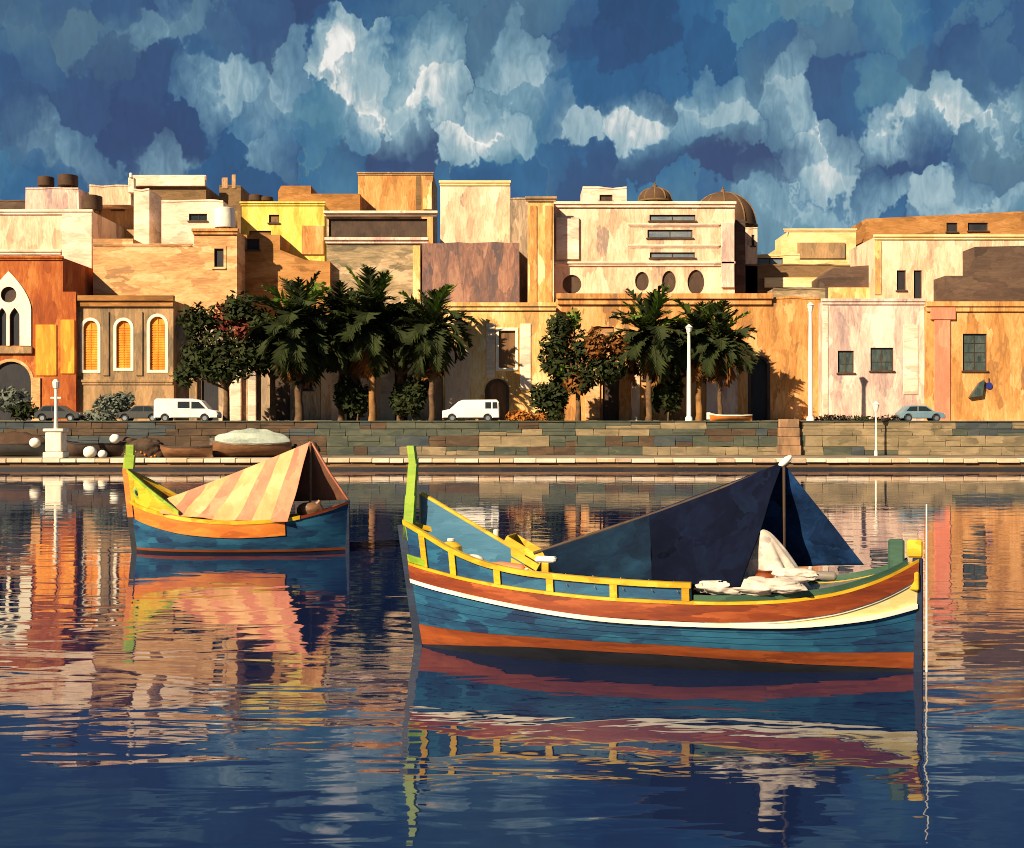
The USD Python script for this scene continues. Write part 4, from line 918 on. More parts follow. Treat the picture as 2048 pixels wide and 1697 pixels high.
sheer = [(0, 1.36), (0.06, 1.30), (0.16, 1.21), (0.27, 1.14), (0.46, 1.07), (0.62, 1.06), (0.74, 1.09), (0.84, 1.18), (0.92, 1.35), (1.0, 1.66)]
H1 = Hull(LB, 2.45, sheer)
SH = H1.sheer
wl = PchipInterpolator([0, 0.15, 0.3, 0.5, 0.8, 1], [0.08, 0.20, 0.29, 0.30, 0.20, 0.10])
bs = PchipInterpolator([0, 0.15, 0.3, 0.5, 0.8, 1], [0.36, 0.37, 0.40, 0.40, 0.33, 0.29])
whi0 = PchipInterpolator([0, 0.1, 0.5, 0.75, 0.9, 1], [1.06, 0.98, 0.73, 0.72, 0.80, 0.96])      # lower edge of the white line
whi1 = lambda s: whi0(s) + 0.055
obj('bottom', H1.both(lambda s: 0 * s - 0.44, lambda s: wl(s) - 0.06, nz=5), B['black'], boat, smooth=40)
obj('waterline_stripe', H1.both(lambda s: wl(s) - 0.06, bs, out=0.006, nz=2), B['boot'], boat, smooth=40)
hl = obj('hull', H1.both(bs, whi0, out=-0.022, thick=0.03, nz=6), B['black'], boat, smooth=40)
for k in range(4):                             # strakes with open seams
    obj('strake', H1.both(lambda s, k=k: bs(s) + (whi0(s) - bs(s)) * k / 4 + 0.004, lambda s, k=k: bs(s) + (whi0(s) - bs(s)) * (k + 1) / 4 - 0.004, out=0.003 * (k % 2), thick=0.03, nz=2), B['blue'], hl, smooth=40)
obj('white_line', H1.both(lambda s: whi0(s) - 0.01, whi1, out=0.06, thick=0.10, nz=1), B['white'], boat, smooth=30)
gap = lambda s: np.minimum(SH(s) - 0.10, SH(s) - 0.13)
redlo = lambda s: np.maximum(SH(s) - 0.27, whi1(s) - 0.02)
obj('cream_wedge', H1.both(whi1, lambda s: redlo(s) + 0.005, s0=0.62, s1=1.0, out=0.008, nz=2), B['cream'], boat, smooth=30)
obj('upper_hull', H1.both(whi1, lambda s: redlo(s) + 0.005, s0=0.0, s1=0.62, out=0.002, nz=1), B['red'], boat, smooth=30)
obj('rubbing_strake', H1.both(redlo, lambda s: SH(s) - 0.02, out=0.05, thick=0.10, nz=2), B['red'], boat, smooth=30)
obj('white_edge', H1.both(lambda s: redlo(s) - 0.035, lambda s: redlo(s) - 0.004, s0=0.62, s1=1.0, out=0.03, thick=0.06, nz=1), B['white'], boat, smooth=30)
obj('yellow_line', H1.both(lambda s: SH(s) - 0.016, lambda s: SH(s) + 0.03, out=0.035, thick=0.09, nz=1), B['yellow'], boat, smooth=30)
obj('green_strake', H1.both(lambda s: SH(s) + 0.034, lambda s: SH(s) + 0.12, s0=0.60, s1=0.98, out=0.0, thick=0.05, nz=1), B['green'], boat, smooth=30)
RS = 0.595
rail = PchipInterpolator([0, 0.05, 0.12, 0.2, 0.3, RS], [2.06, 1.90, 1.66, 1.49, 1.40, 1.33])
obj('wash_board', H1.band(lambda s: SH(s) + 0.034, lambda s: rail(s) - 0.05, s0=0.0, s1=RS, out=-0.015, thick=0.035, nz=3), B['blue'], boat, smooth=30)
obj('wash_board', H1.band(lambda s: SH(s) + 0.034, lambda s: rail(s) - 0.05, s0=0.0, s1=RS, out=-0.015, thick=0.035, side=1, nz=3), B['light_blue'], boat, smooth=30)
for sd_ in (-1, 1):
    obj('rail', H1.band(lambda s: rail(s) - 0.046, lambda s: rail(s) + 0.035, s0=0.0, s1=RS, out=0.03, thick=0.12, side=sd_, nz=1), B['yellow'], boat, smooth=30)
    for s_ in (0.045, 0.115, 0.215, 0.325, 0.45, 0.585):
        obj('rail_post', H1.band(lambda s: SH(s) + 0.034, lambda s: rail(s) - 0.05, s0=s_ - 0.007, s1=s_ + 0.007, out=0.025, thick=0.08, side=sd_, ns=3, nz=2), B['yellow'], boat)
obj('bow_trim', H1.band(lambda s: SH(s) + 0.04, lambda s: SH(s) + 0.16, s0=0.0, s1=0.045, out=0.03, thick=0.05, nz=1, ns=8), B['lime'], boat, smooth=30)
# stem and stern posts
stem = [H1.pt(0.0, z, 0)[:3] for z in (-0.44, 0.2, 0.8, 1.3, 1.75, 2.0)]
stem = np.array([[p[0] - 0.03, 0, z] for p, z in zip(stem, (-0.44, 0.2, 0.8, 1.3, 1.75, 2.0))])
sq = lambda pts, hx, hy: trimesh.convex.convex_hull(np.array([[p[0] + a * hx, p[1] + b * hy, p[2]] for p in pts for a in (-1, 1) for b in (-1, 1)]))
obj('stem', cat_([sq(stem[i:i + 2], 0.07, 0.06) for i in range(len(stem) - 1)]), B['deep_blue'], boat)
top = loc(826, 892, 0.0)
sp_ = np.array([[stem[-1][0] + 0.10, 0, 1.75], [(stem[-1][0] + 0.12 + top[0]) / 2, 0, 2.5], [top[0] + 0.01, 0, top[2] - 0.3], [top[0] - 0.03, 0, top[2]]])
obj('stem_post', cat_([sq(sp_[i:i + 2], 0.085 - 0.012 * i, 0.06) for i in range(3)]), B['lime'], boat)
st = H1.pt(1.0, 1.5, 0)
obj('stern_post', chamfer_box(LB - 0.05, LB + 0.10, -0.05, 0.05, -0.44, 1.697, 0.015), B['deep_blue'], boat)
obj('stern_cap', chamfer_box(LB - 0.13, LB + 0.10, -0.07, 0.07, 1.70, 1.97, 0.03), B['yellow'], boat)
obj('stern_block', chamfer_box(LB - 0.40, LB - 0.163, -0.07, 0.07, 1.45, 1.97, 0.03), B['green'], boat)
obj('stern_badge', chamfer_box(LB - 0.20, LB + 0.04, -0.13, -0.075, 1.22, 1.50, 0.02), B['yellow'], boat)
stf = loc(1840, 1000, 0.0)
obj('stern_staff', tube([(LB + 0.15, 0, -0.4), (LB + 0.15, 0, 1.0), (LB + 0.15, 0, 2.5)], [0.016, 0.014, 0.010], 8), B['white'], boat, smooth=40)
rud = Polygon([(LB + 0.11, -0.44), (LB + 0.45, -0.44), (LB + 0.35, 0.25), (LB + 0.11, 0.55)])
# decks and fittings
fd = lambda s: SH(s) + 0.06
obj('fore_deck', H1.deck(lambda s: SH(s) + 0.10, 0.03, 0.26), B['light_blue'], boat)
obj('floor', H1.deck(lambda s: 0.32 + 0 * s, 0.24, 0.80), B['deck'], boat)
obj('aft_deck', H1.deck(lambda s: SH(s) + 0.02, 0.78, 0.985), B['deck'], boat)
for s_ in (0.36, 0.52, 0.66):
    h_ = float(H1.half(s_)) - 0.08
    obj('thwart', chamfer_box(s_ * LB - 0.13, s_ * LB + 0.13, -h_, h_, 0.62, 0.67, 0.012), B['wood'], boat)
# triangular spray board with yellow edging on the fore deck
A_, B_, C_ = loc(842, 988, 0.25), loc(1050, 1112, 0.42), loc(836, 1070, 0.25)
D_ = np.array([B_[0], 0.42, 1.16]); E_ = np.array([A_[0] + 0.02, 0.25, 1.35])


def slab(pts, t):
    p = np.array(pts, float)
    n = np.cross(p[1] - p[0], p[2] - p[0]); n /= np.linalg.norm(n)
    k = len(p)
    V = np.vstack([p, p + n * t])
    f = [[0, i + 1, i] for i in range(1, k - 1)] + [[k, k + i, k + i + 1] for i in range(1, k - 1)]
    for i in range(k):
        j = (i + 1) % k
        f += [[i, j, k + j], [i, k + j, k + i]]
    m = trimesh.Trimesh(V, f, process=False); m.fix_normals()
    return m


sb = obj('spray_board', slab([E_, D_, B_, A_], 0.04), B['light_blue'], boat)
obj('edging', cat_([tube([A_, (A_ + B_) / 2, B_], 0.045, 8), tube([A_, (A_ + E_) / 2, E_], 0.035, 8)]), B['yellow'], sb, smooth=40)
# tent
R0, R1 = loc(1085, 1104, 0.0), loc(1566, 926, 0.0)
bi = lambda px, py, t: loc(px, py, t)
N1, N0 = loc(1482, 1176, -1.16), loc(1108, 1150, -1.04)
F1, F0 = loc(1728, 1130, 0.74), loc(1130, 1120, 1.0)
F0[2] = 1.2
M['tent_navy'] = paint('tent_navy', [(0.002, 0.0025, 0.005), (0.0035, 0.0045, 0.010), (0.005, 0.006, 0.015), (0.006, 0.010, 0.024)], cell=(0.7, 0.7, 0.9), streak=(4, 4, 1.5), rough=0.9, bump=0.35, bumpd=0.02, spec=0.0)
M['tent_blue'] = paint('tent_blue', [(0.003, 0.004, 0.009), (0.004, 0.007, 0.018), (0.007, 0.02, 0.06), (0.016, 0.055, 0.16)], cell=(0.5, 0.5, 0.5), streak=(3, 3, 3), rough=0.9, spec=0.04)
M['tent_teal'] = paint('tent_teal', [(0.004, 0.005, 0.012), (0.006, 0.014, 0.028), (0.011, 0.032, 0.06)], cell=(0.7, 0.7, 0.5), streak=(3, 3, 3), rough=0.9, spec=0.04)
fr_ = 0.46
Rm, Nm = R0 + (R1 - R0) * fr_, N0 + (N1 - N0) * 0.54
Rm = Rm - [0, 0, 0.06]
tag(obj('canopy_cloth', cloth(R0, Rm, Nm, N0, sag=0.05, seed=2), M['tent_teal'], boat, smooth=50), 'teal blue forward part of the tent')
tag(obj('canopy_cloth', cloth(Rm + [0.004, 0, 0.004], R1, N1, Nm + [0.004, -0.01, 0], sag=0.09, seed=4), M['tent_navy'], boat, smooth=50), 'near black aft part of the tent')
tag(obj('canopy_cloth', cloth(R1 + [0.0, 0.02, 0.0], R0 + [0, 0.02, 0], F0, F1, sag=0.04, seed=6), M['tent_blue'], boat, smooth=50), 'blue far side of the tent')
for k, u in enumerate((0.06, 0.2, 0.34, 0.48, 0.62, 0.78)):          # lashings from the hem to the rail
    a = (N0 + (Nm - N0) * (u / 0.5)) if u < 0.5 else (Nm + (N1 - Nm) * ((u - 0.5) / 0.5))
    sr = float(np.clip(a[0] / LB + 0.012, 0, 0.99))
    b = H1.pt(sr, float(SH(sr)) + 0.16, -1, 0.03)
    obj('lashing', tube([a + [0, 0, 0.03], (a + b) / 2 + [0.01, -0.02, -0.02], b], 0.008, 5), B['deck'], boat)
obj('ridge_pole', tube([R0 + [-0.15, 0.01, -0.03], (R0 + R1) / 2 + [0, 0.01, -0.05], R1 + [0.08, 0.01, -0.01]], 0.028, 8), M['dark_wood'], boat, smooth=40)
obj('tent_pole', tube([[R1[0] + 0.02, 0.01, 0.34], [R1[0] + 0.01, 0.01, R1[2] + 0.05]], 0.03, 8), M['dark_wood'], boat, smooth=40)
obj('ridge_wrap', trimesh.creation.icosphere(2, 0.075).apply_transform(np.array([[1.2, 0, 0.8, R1[0] + 0.03], [0, 0.8, 0, 0.0], [0.3, 0, 1.3, R1[2] + 0.02], [0, 0, 0, 1]])), B['white'], boat, smooth=True)


def lump(c, r, seed, sq=(1, 1, 1), amp=0.35, sub=3):
    m = trimesh.creation.icosphere(sub, 1.0)
    n = meshkit.fbm(m.vertices * 1.7 + seed * 5.3, 3, seed)
    m.vertices = m.vertices * (1 - amp / 2 + amp * n)[:, None] * r * np.array(sq) + np.asarray(c)
    return m


def to_world(p):
    return np.array([BX[0] + ca * p[0] - sa * p[1], BX[1] + sa * p[0] + ca * p[1], p[2]])


def cargo(name, label, cat, px, py, t, build, group=None, z=None):
    p = loc(px, py, t)
    if z is not None:
        p[2] = z
    th = thing(name, label, cat, to_world(p), ROT, group)
    build(th)
    return th


M['net_white'] = paint('net_white', [(0.24, 0.20, 0.19), (0.50, 0.40, 0.32), (0.68, 0.57, 0.45)], cell=(0.16, 0.16, 0.12), streak=(6, 6, 6), rough=0.85, bump=0.5, bumpd=0.01)


def white_sail(th):
    # a white cloth thrown over a stay: a narrow peak spreading to a rumpled foot
    n, k = 48, 16
    V = []
    for i in range(k + 1):
        u = i / k
        for j in range(n):
            a = 2 * math.pi * j / n
            rx, ry = 0.10 + 0.44 * u ** 0.8, 0.08 + 0.25 * u
            fold = 1 + 0.05 * math.sin(4 * a) + 0.22 * u * math.sin(5 * a + 1.3 + 1.2 * u) + 0.16 * u * math.sin(9 * a - 2 * u)
            V.append((0.34 * u ** 1.4 + rx * math.cos(a) * fold, ry * math.sin(a) * fold, 1.12 * (1 - u ** 1.25) + 0.02 * math.sin(7 * a) * u))
    f = []
    for i in range(k):
        for j in range(n):
            a, b, c, d = i * n + j, i * n + (j + 1) % n, (i + 1) * n + (j + 1) % n, (i + 1) * n + j
            f += [[a, c, b], [a, d, c]]
    V.append((0, 0, 1.15)); V.append((0.3, 0, 0))
    for j in range(n):
        f += [[len(V) - 2, j, (j + 1) % n], [len(V) - 1, k * n + (j + 1) % n, k * n + j]]
    obj('cloth', trimesh.Trimesh(V, f, process=False), M['net_white'], th, smooth=60)


cargo('white_sailcloth', 'white sailcloth heaped in a peak under the tent opening', 'sailcloth', 1520, 1180, -0.55, white_sail, z=0.98)
for i, (px, py, t, r, lab) in enumerate([(1440, 1186, -1.02, 0.20, 'long white net bundle lying nearest the bow end of the heap'), (1500, 1184, -1.0, 0.22, 'white net bundle in the middle of the row on the gunwale'), (1560, 1182, -0.98, 0.2, 'white net bundle right of the middle of the row'), (1594, 1160, -0.9, 0.17, 'small white net bundle at the stern end of the row')]):
    cargo('net_bundle', lab, 'net bundle', px, py, t, lambda th, r=r, i=i: obj('netting', lump((0, 0, r * 0.4), r, 40 + i, (1.9, 0.8, 0.6), 0.8, 4), M['net_white'], th, smooth=True), group='white net bundles along the gunwale')
cargo('clay_jar', 'rust brown jar half hidden under the white sailcloth', 'jar', 1530, 1150, -0.75, lambda th: (obj('pot', lathe([(0, 0), (0.14, 0), (0.2, 0.14), (0.17, 0.28), (0.1, 0.34), (0.12, 0.38), (0.08, 0.38), (0.07, 0.32), (0, 0.3)], 18), B['boot'], th, smooth=40)), z=1.15)
cargo('yellow_drum', 'round yellow buoy drum behind the bow rail', 'drum', 902, 1110, -0.25, lambda th: (obj('drum', lathe([(0, 0), (0.17, 0), (0.2, 0.05), (0.2, 0.17), (0.205, 0.19), (0.2, 0.21), (0.18, 0.34), (0.1, 0.4), (0, 0.42)], 20), B['yellow'], th, smooth=40), obj('cap', lathe([(0, 0.42), (0.06, 0.42), (0.06, 0.46), (0, 0.47)], 12), B['white'], th)), z=1.36)
cargo('white_float', 'white float beside the yellow drum on the fore deck', 'float', 946, 1112, -0.2, lambda th: (obj('shell', lump((0, 0, 0.12), 0.17, 61, (1.15, 1, 0.75), 0.12), B['white'], th, smooth=True), obj('rope_eye', trimesh.creation.torus(0.04, 0.014, 12, 8).apply_translation([0.19, 0, 0.12]), B['wood'], th, smooth=True)), z=1.32)


def crate(th, w=0.5, d=0.36, h=0.3, mt='yellow', tilt=0.0):
    R = trimesh.transformations.rotation_matrix(tilt, [0, 1, 0])
    for k in range(3):
        for s_ in (-1, 1):
            obj('slat', chamfer_box(-w / 2, w / 2, s_ * d / 2 - 0.012, s_ * d / 2 + 0.012, k * h / 3 + 0.01, (k + 1) * h / 3 - 0.012, 0.004).apply_transform(R), B[mt], th)
    for s_ in (-1, 1):
        obj('end_board', chamfer_box(s_ * (w / 2 - 0.015) - 0.012, s_ * (w / 2 - 0.015) + 0.012, -d / 2 + 0.014, d / 2 - 0.014, 0, h, 0.004).apply_transform(R), B[mt], th)
    obj('base', chamfer_box(-w / 2 + 0.03, w / 2 - 0.03, -d / 2 + 0.014, d / 2 - 0.014, 0.0, 0.02, 0.004).apply_transform(R), B[mt], th)


cargo('fish_crate', 'large yellow fish crate tilted by the foot of the tent ridge', 'crate', 1036, 1106, 0.62, lambda th: crate(th, 0.72, 0.5, 0.42, 'yellow', 0.5), z=1.3)
cargo('fish_crate', 'smaller pale yellow fish crate nearer the bow', 'crate', 966, 1080, 0.75, lambda th: crate(th, 0.5, 0.4, 0.34, 'cream', -0.35), z=1.5)
cargo('gas_bottle', 'small lime green bottle leaning between the two yellow crates', 'bottle', 992, 1090, 0.66, lambda th: (obj('bottle', lathe([(0, 0), (0.09, 0), (0.1, 0.04), (0.1, 0.36), (0.05, 0.46), (0.035, 0.5), (0, 0.5)], 14), B['lime'], th, smooth=40), obj('stopper', lathe([(0, 0.5), (0.045, 0.5), (0.045, 0.6), (0, 0.61)], 10), B['white'], th)), z=1.3)
cargo('salmon_fender', 'long salmon red fender lying across the fore deck', 'fender', 1004, 1134, -0.55, lambda th: (obj('body', tube([(-0.38, 0, 0.1), (-0.33, 0, 0.1), (0, 0, 0.12), (0.33, 0, 0.1), (0.38, 0, 0.1)], [0.03, 0.075, 0.085, 0.075, 0.03], 14), B['salmon'], th, smooth=50), obj('eyelet', trimesh.creation.torus(0.03, 0.01, 12, 8).apply_translation([0.41, 0, 0.1]), B['white'], th, smooth=True)), z=1.3)
cargo('bollard_post', 'short yellow mooring post with a white cap before the tent', 'mooring post', 1092, 1150, -0.55, lambda th: (obj('post', chamfer_box(-0.06, 0.06, -0.06, 0.06, 0, 0.36, 0.012), B['yellow'], th), obj('cap', chamfer_box(-0.17, 0.17, -0.08, 0.08, 0.363, 0.46, 0.03), B['white'], th)), z=1.15)
cargo('grey_cushion', 'grey rolled cushion on the aft deck', 'cushion', 1640, 1162, -0.5, lambda th: obj('roll', tube([(-0.24, 0, 0.07), (-0.2, 0, 0.07), (0.2, 0, 0.07), (0.24, 0, 0.07)], [0.03, 0.075, 0.075, 0.03], 12), M['net_grey'] if 'net_grey' in M else B['deck'], th, smooth=50))

# ---- the small boat
bx2, sx2 = P(272, 0, 35.9), P(694, 0, 35.9)
L2 = float(sx2[0] - bx2[0])
ROT2 = 0.0
boat2 = thing('fishing_boat', 'smaller blue boat with orange band, yellow bow and striped pink tent', 'boat', (bx2[0], bx2[1], 0), ROT2)
H2 = Hull(L2, 2.1, [(0, 1.42), (0.1, 1.22), (0.3, 0.98), (0.5, 0.90), (0.72, 0.96), (0.88, 1.16), (1.0, 1.42)], rake_bow=0.22, full=3.0)
S2 = H2.sheer
TOP2 = lambda s: S2(s) - 0.02
obj('bottom', H2.both(lambda s: 0 * s - 0.44, lambda s: 0 * s + 0.06, nz=5), B['black'], boat2, smooth=40)
obj('waterline_stripe', H2.both(lambda s: 0 * s + 0.06, lambda s: 0 * s + 0.13, out=0.006, nz=1), B['boot'], boat2, smooth=40)
obj('hull', H2.both(lambda s: 0 * s + 0.13, lambda s: S2(s) - 0.42, nz=6), B['blue'], boat2, smooth=40)
obj('orange_band', H2.both(lambda s: S2(s) - 0.42, lambda s: S2(s) - 0.04, s0=0.02, s1=0.735, out=0.03, thick=0.08, nz=2), B['orange'], boat2, smooth=30)
obj('stern_quarter', H2.both(lambda s: S2(s) - 0.42, lambda s: S2(s) - 0.04, s0=0.737, s1=1.0, out=0.0, nz=2), B['blue'], boat2, smooth=30)
obj('gunwale', H2.both(lambda s: S2(s) - 0.036, lambda s: S2(s) + 0.07, s0=0.0, s1=0.80, out=0.045, thick=0.12, nz=1), B['yellow'], boat2, smooth=30)
obj('gunwale', H2.both(lambda s: S2(s) - 0.036, lambda s: S2(s) + 0.05, s0=0.803, s1=1.0, out=0.03, thick=0.10, nz=1), B['red'], boat2, smooth=30)
rail2 = PchipInterpolator([0, 0.05, 0.12, 0.2, 0.26], [2.35, 2.12, 1.78, 1.42, 1.14])
for sd_ in (-1, 1):
    w_b = obj('bow_board', H2.band(lambda s: S2(s) + 0.075, lambda s: rail2(s) - 0.05, s0=0.0, s1=0.25, out=-0.01, thick=0.04, side=sd_, nz=3, ns=24), B['bow_gold'], boat2, smooth=30)
    obj('bow_rail', H2.band(lambda s: rail2(s) - 0.046, lambda s: rail2(s) + 0.06, s0=0.0, s1=0.25, out=0.03, thick=0.1, side=sd_, nz=1, ns=24), B['lime'] if sd_ < 0 else B['yellow'], boat2, smooth=30)
ey = H2.pt(0.045, 1.72, -1, 0.02)
e_ = trimesh.creation.icosphere(2, 1.0); e_.vertices = e_.vertices * [0.05, 0.03, 0.12] @ trimesh.transformations.rotation_matrix(-0.35, [0, 1, 0])[:3, :3].T + ey
obj('bow_eye', e_, B['black'], boat2, smooth=True)
e2 = trimesh.creation.icosphere(2, 1.0); e2.vertices = e2.vertices * [0.09, 0.022, 0.17] @ trimesh.transformations.rotation_matrix(-0.35, [0, 1, 0])[:3, :3].T + ey
obj('eye_surround', e2, B['lime'], boat2, smooth=True)
zz_ = (-0.44, 0.3, 1.0, 1.5, 2.0, 2.4)
stem2 = np.array([[H2.pt(0.0, z, 0)[0] - 0.03, 0, z] for z in zz_])
obj('stem', cat_([sq(stem2[i:i + 2], 0.08, 0.07) for i in range(2)]), B['black'], boat2)
obj('stem_head', cat_([sq(stem2[i:i + 2], 0.085, 0.075) for i in range(2, 5)]), B['orange'], boat2)
p2 = P(271, 890, 35.9) - np.array([bx2[0], bx2[1], 0])
obj('stem_post', cat_([sq(np.array([[stem2[-1][0] + 0.08, 0, 2.403], [stem2[-1][0] + 0.12, 0, 2.8]]), 0.15, 0.08), sq(np.array([[stem2[-1][0] + 0.12, 0, 2.8], [stem2[-1][0] + 0.13, 0, p2[2]]]), 0.11, 0.07)]), B['lime'], boat2)
obj('stern_post', chamfer_box(L2 - 0.05, L2 + 0.08, -0.05, 0.05, -0.44, 1.5, 0.015), B['deep_blue'], boat2)
obj('deck', H2.deck(lambda s: S2(s) - 0.03, 0.02, 0.28), B['wood'], boat2)
obj('floor', H2.deck(lambda s: 0.35 + 0 * s, 0.26, 0.8), B['deck'], boat2)
obj('aft_deck', H2.deck(lambda s: S2(s) - 0.05, 0.78, 0.985), B['deck'], boat2)
l2 = lambda px, py, t: P(px, py, bx2[1] + t) - np.array([bx2[0], bx2[1], 0])
M['tent_yellow'] = paint('tent_yellow', [(0.50, 0.20, 0.075), (0.66, 0.31, 0.125), (0.74, 0.42, 0.2)], cell=(0.5, 0.5, 0.5), streak=(4, 4, 2), rough=0.8, bump=0.3, bumpd=0.02)
M['tent_pink'] = paint('tent_pink', [(0.44, 0.13, 0.075), (0.56, 0.18, 0.10), (0.66, 0.28, 0.15)], cell=(0.4, 0.4, 0.6), streak=(4, 4, 2), rough=0.8, bump=0.3, bumpd=0.02)
M['tent_rust'] = paint('tent_rust', [(0.12, 0.045, 0.025), (0.22, 0.09, 0.05)], cell=(0.4, 0.4, 0.6), rough=0.8)
Ra, Rb = l2(330, 1000, 0.0), l2(619, 886, 0.0)
Na, Nb = l2(322, 1030, -0.95), l2(576, 1046, -1.10)
Fa, Fb = l2(340, 1006, 0.82), l2(694, 1000, 0.55)
cuts = [0, 0.17, 0.30, 0.44, 0.55, 0.70, 0.80, 0.90, 1.0]
for i in range(len(cuts) - 1):
    m = cloth(Ra, Rb, Nb, Na, n=14, sag=0.11, wrinkle=0.05, seed=70, span=(cuts[i], cuts[i + 1]), slant=0.5)
    obj('canopy_stripe', m, M['tent_pink'] if i % 2 else M['tent_yellow'], boat2, smooth=50)
obj('canopy_far_side', cloth(Rb + [0, 0.03, 0], Ra + [0, 0.03, -0.02], Fa, Fb, n=18, sag=0.05, seed=90), M['tent_rust'], boat2, smooth=50)
obj('canopy_edge', tube([Rb + [0.05, 0.02, 0.03], (Rb + Fb) / 2 + [0.05, 0, -0.05], Fb + [0.03, 0, 0]], 0.035, 6), M['tent_pink'], boat2)
obj('ridge_pole', tube([Ra + [0, 0.01, -0.06], (Ra + Rb) / 2 + [0, 0.01, -0.22], Rb + [0.05, 0.01, 0]], 0.03, 8), B['wood'], boat2)
obj('tent_pole', tube([[Rb[0] + 0.02, 0.01, 0.36], Rb + [0.02, 0.01, 0.05]], 0.035, 8), B['wood'], boat2)
wp = np.array([bx2[0], bx2[1], 0]) + [L2 * 0.83, -0.25, float(S2(0.83)) - 0.01]
t = thing('brown_sack', 'dark brown sack slumped on the stern of the smaller boat', 'sack', wp)
obj('sack_body', lump((0, 0, 0.16), 0.30, 77, (1.3, 0.8, 0.75)), B['wood'], t, smooth=True)
obj('sack_neck', tube([(0.2, 0, 0.3), (0.3, 0, 0.42)], [0.09, 0.05], 8), B['wood'], t)

# ---- hauled out boats and gear on the left quay, a dinghy on the street
def small_boat(label, px, Y, L, beam, z, mats, rz=0.0, name='rowing_boat', h=0.9, cover=None):
    c = P(px, 0, Y)
    a = math.radians(rz)
    t = thing(name, label, 'boat', (c[0] - L / 2 * math.cos(a), Y - L / 2 * math.sin(a), z), rz)
    Hh = Hull(L, beam, [(0, h * 1.25), (0.3, h), (0.7, h), (1, h * 1.1)], rake_bow=0.3, keel=0.0, full=2.6)
    obj('hull', Hh.both(lambda s: 0.002 + 0 * s, lambda s: Hh.sheer(s) - 0.12, nz=4, ns=30), mats[0], t, smooth=40)
    obj('gunwale', Hh.both(lambda s: Hh.sheer(s) - 0.117, lambda s: Hh.sheer(s), out=0.04, thick=0.1, nz=1, ns=30), mats[1], t, smooth=30)
    obj('stem', chamfer_box(-0.3, 0.05, -0.05, 0.05, 0.2, h * 1.35, 0.02), mats[1], t)
    if cover:
        s = np.linspace(0.02, 0.98, 24)
        k = 9
        V = []
        for si in s:
            w = float(Hh.half(si)) + 0.05
            zr = float(Hh.sheer(si)) + cover[1] * math.sin(math.pi * si) ** 0.6
            ze = float(Hh.sheer(si)) - 0.08
            for j in range(k):
                v = -1 + 2 * j / (k - 1)
                V.append((si * L, w * v, zr + (ze - zr) * abs(v) ** 1.15 + 0.05 * math.sin(si * 30 + v * 4)))
        f = []
        for i in range(len(s) - 1):
            for j in range(k - 1):
                p, q, r, u = i * k + j, i * k + j + 1, (i + 1) * k + j + 1, (i + 1) * k + j
                f += [[p, r, q], [p, u, r]]
        obj('tarpaulin', trimesh.Trimesh(V, f, process=False), cover[0], t, smooth=60)
    else:
        obj('floor', Hh.deck(lambda s: 0.3 * h + 0 * s, 0.1, 0.9), B['deck'], t)
        for si in (0.3, 0.55, 0.78):
            w = float(Hh.half(si)) - 0.06
            obj('thwart', chamfer_box(si * L - 0.12, si * L + 0.12, -w, w, h * 0.7, h * 0.75, 0.01), B['wood'], t)
    return t


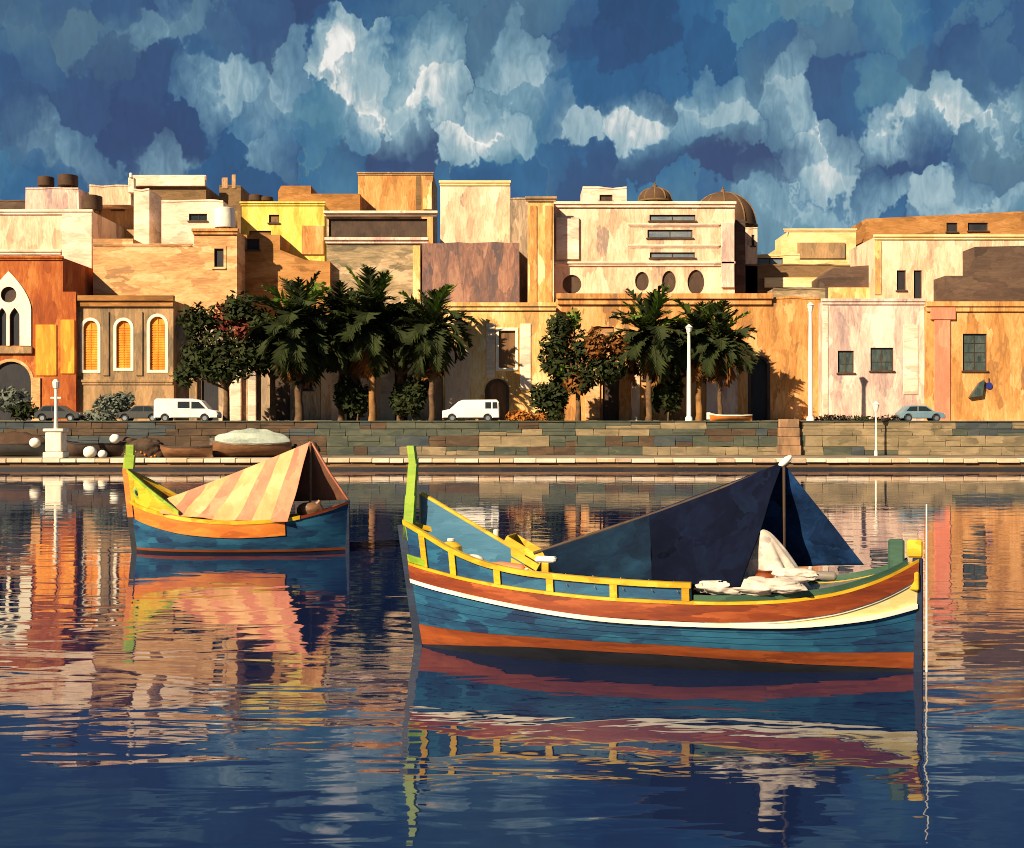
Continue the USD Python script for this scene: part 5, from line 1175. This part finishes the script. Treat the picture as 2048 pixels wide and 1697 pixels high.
M['tarp_sage'] = paint('tarp_sage', [(0.16, 0.18, 0.14), (0.32, 0.34, 0.27), (0.45, 0.46, 0.37)], cell=(1.2, 1.2, 0.4), rough=0.8)
small_boat('hauled out boat under a pale sage tarpaulin behind the smaller boat', 505, 106.5, 6.6, 2.4, QZ, (B['wood'], B['deck']), rz=8, cover=(M['tarp_sage'], 1.25), h=1.2)
small_boat('brown rowing boat lying on the quay beside the tarpaulin covered boat', 372, 105, 4.6, 1.7, QZ, (B['wood'], M['dark_wood']), rz=-6, h=0.95)
small_boat('dark brown rowing boat on the quay just right of the white plinth', 190, 107, 5.2, 1.9, QZ, (M['dark_wood'], B['black']), rz=4, h=1.2)
small_boat('blackish boat under a dark cover at the left end of the quay', 30, 107.5, 5.6, 2.1, QZ, (M['car_dark'], M['dark_wood']), rz=-3, cover=(M['tank_dark'], 1.0), h=1.2)
small_boat('bright orange dinghy with a white gunwale on the street by the arched door', 1462, 113.4, 3.9, 1.4, SZ + 0.02, (B['orange'], B['white']), rz=3, name='dinghy', h=0.62)
M['net_brown'] = paint('net_brown', [(0.025, 0.016, 0.012), (0.06, 0.034, 0.02), (0.10, 0.055, 0.028)], cell=(0.4, 0.4, 0.3), bump=0.8)
for px, Y, r, lab, sd_ in ((295, 105.5, 1.3, 'dark brown heap of fishing nets on the quay behind the yellow bow', 81), (255, 108, 1.2, 'smaller dark heap of nets left of the yellow bow', 82), (610, 108, 1.1, 'brown heap of nets right of the sage tarpaulin', 83)):
    c = P(px, 0, Y); c[2] = QZ
    t = thing('net_heap', lab, 'net heap', c)
    obj('nets', lump((0, 0, r * 0.45), r, sd_, (1.2, 0.8, 0.9), 0.6, 4), M['net_brown'], t, smooth=True)
    obj('net_float', cat_([trimesh.creation.icosphere(1, 0.09).apply_translation([r * 0.9 * math.cos(a), -r * 0.7 * abs(math.sin(a)) - 0.1, 0.3 + 0.25 * math.cos(3 * a)]) for a in np.linspace(0, 6, 9)]), B['orange'], t, smooth=True)
for px, py, Y, r, lab in ((70, 886, 104.5, 0.42, 'round white buoy on the quay left of the white plinth'), (180, 902, 103, 0.5, 'white buoy on the quay right of the white plinth'), (230, 878, 105, 0.4, 'white buoy on the dark nets left of the yellow bow'), (205, 906, 102.5, 0.34, 'small greyish white buoy near the quay edge')):
    c = P(px, py, Y)
    if py > 890:
        c[2] = QZ + r * 0.98
    t = thing('buoy', lab, 'buoy', c, 0, 'white buoys on the quay')
    obj('shell', lump((0, 0, 0), r, int(px), (1.1, 1, 1), 0.12), M['post_white'], t, smooth=True)
    obj('rope_eye', trimesh.creation.torus(0.09, 0.03, 12, 8).apply_transform(trimesh.transformations.rotation_matrix(math.pi / 2, [1, 0, 0])).apply_translation([0, 0, r]), M['dark_wood'], t)
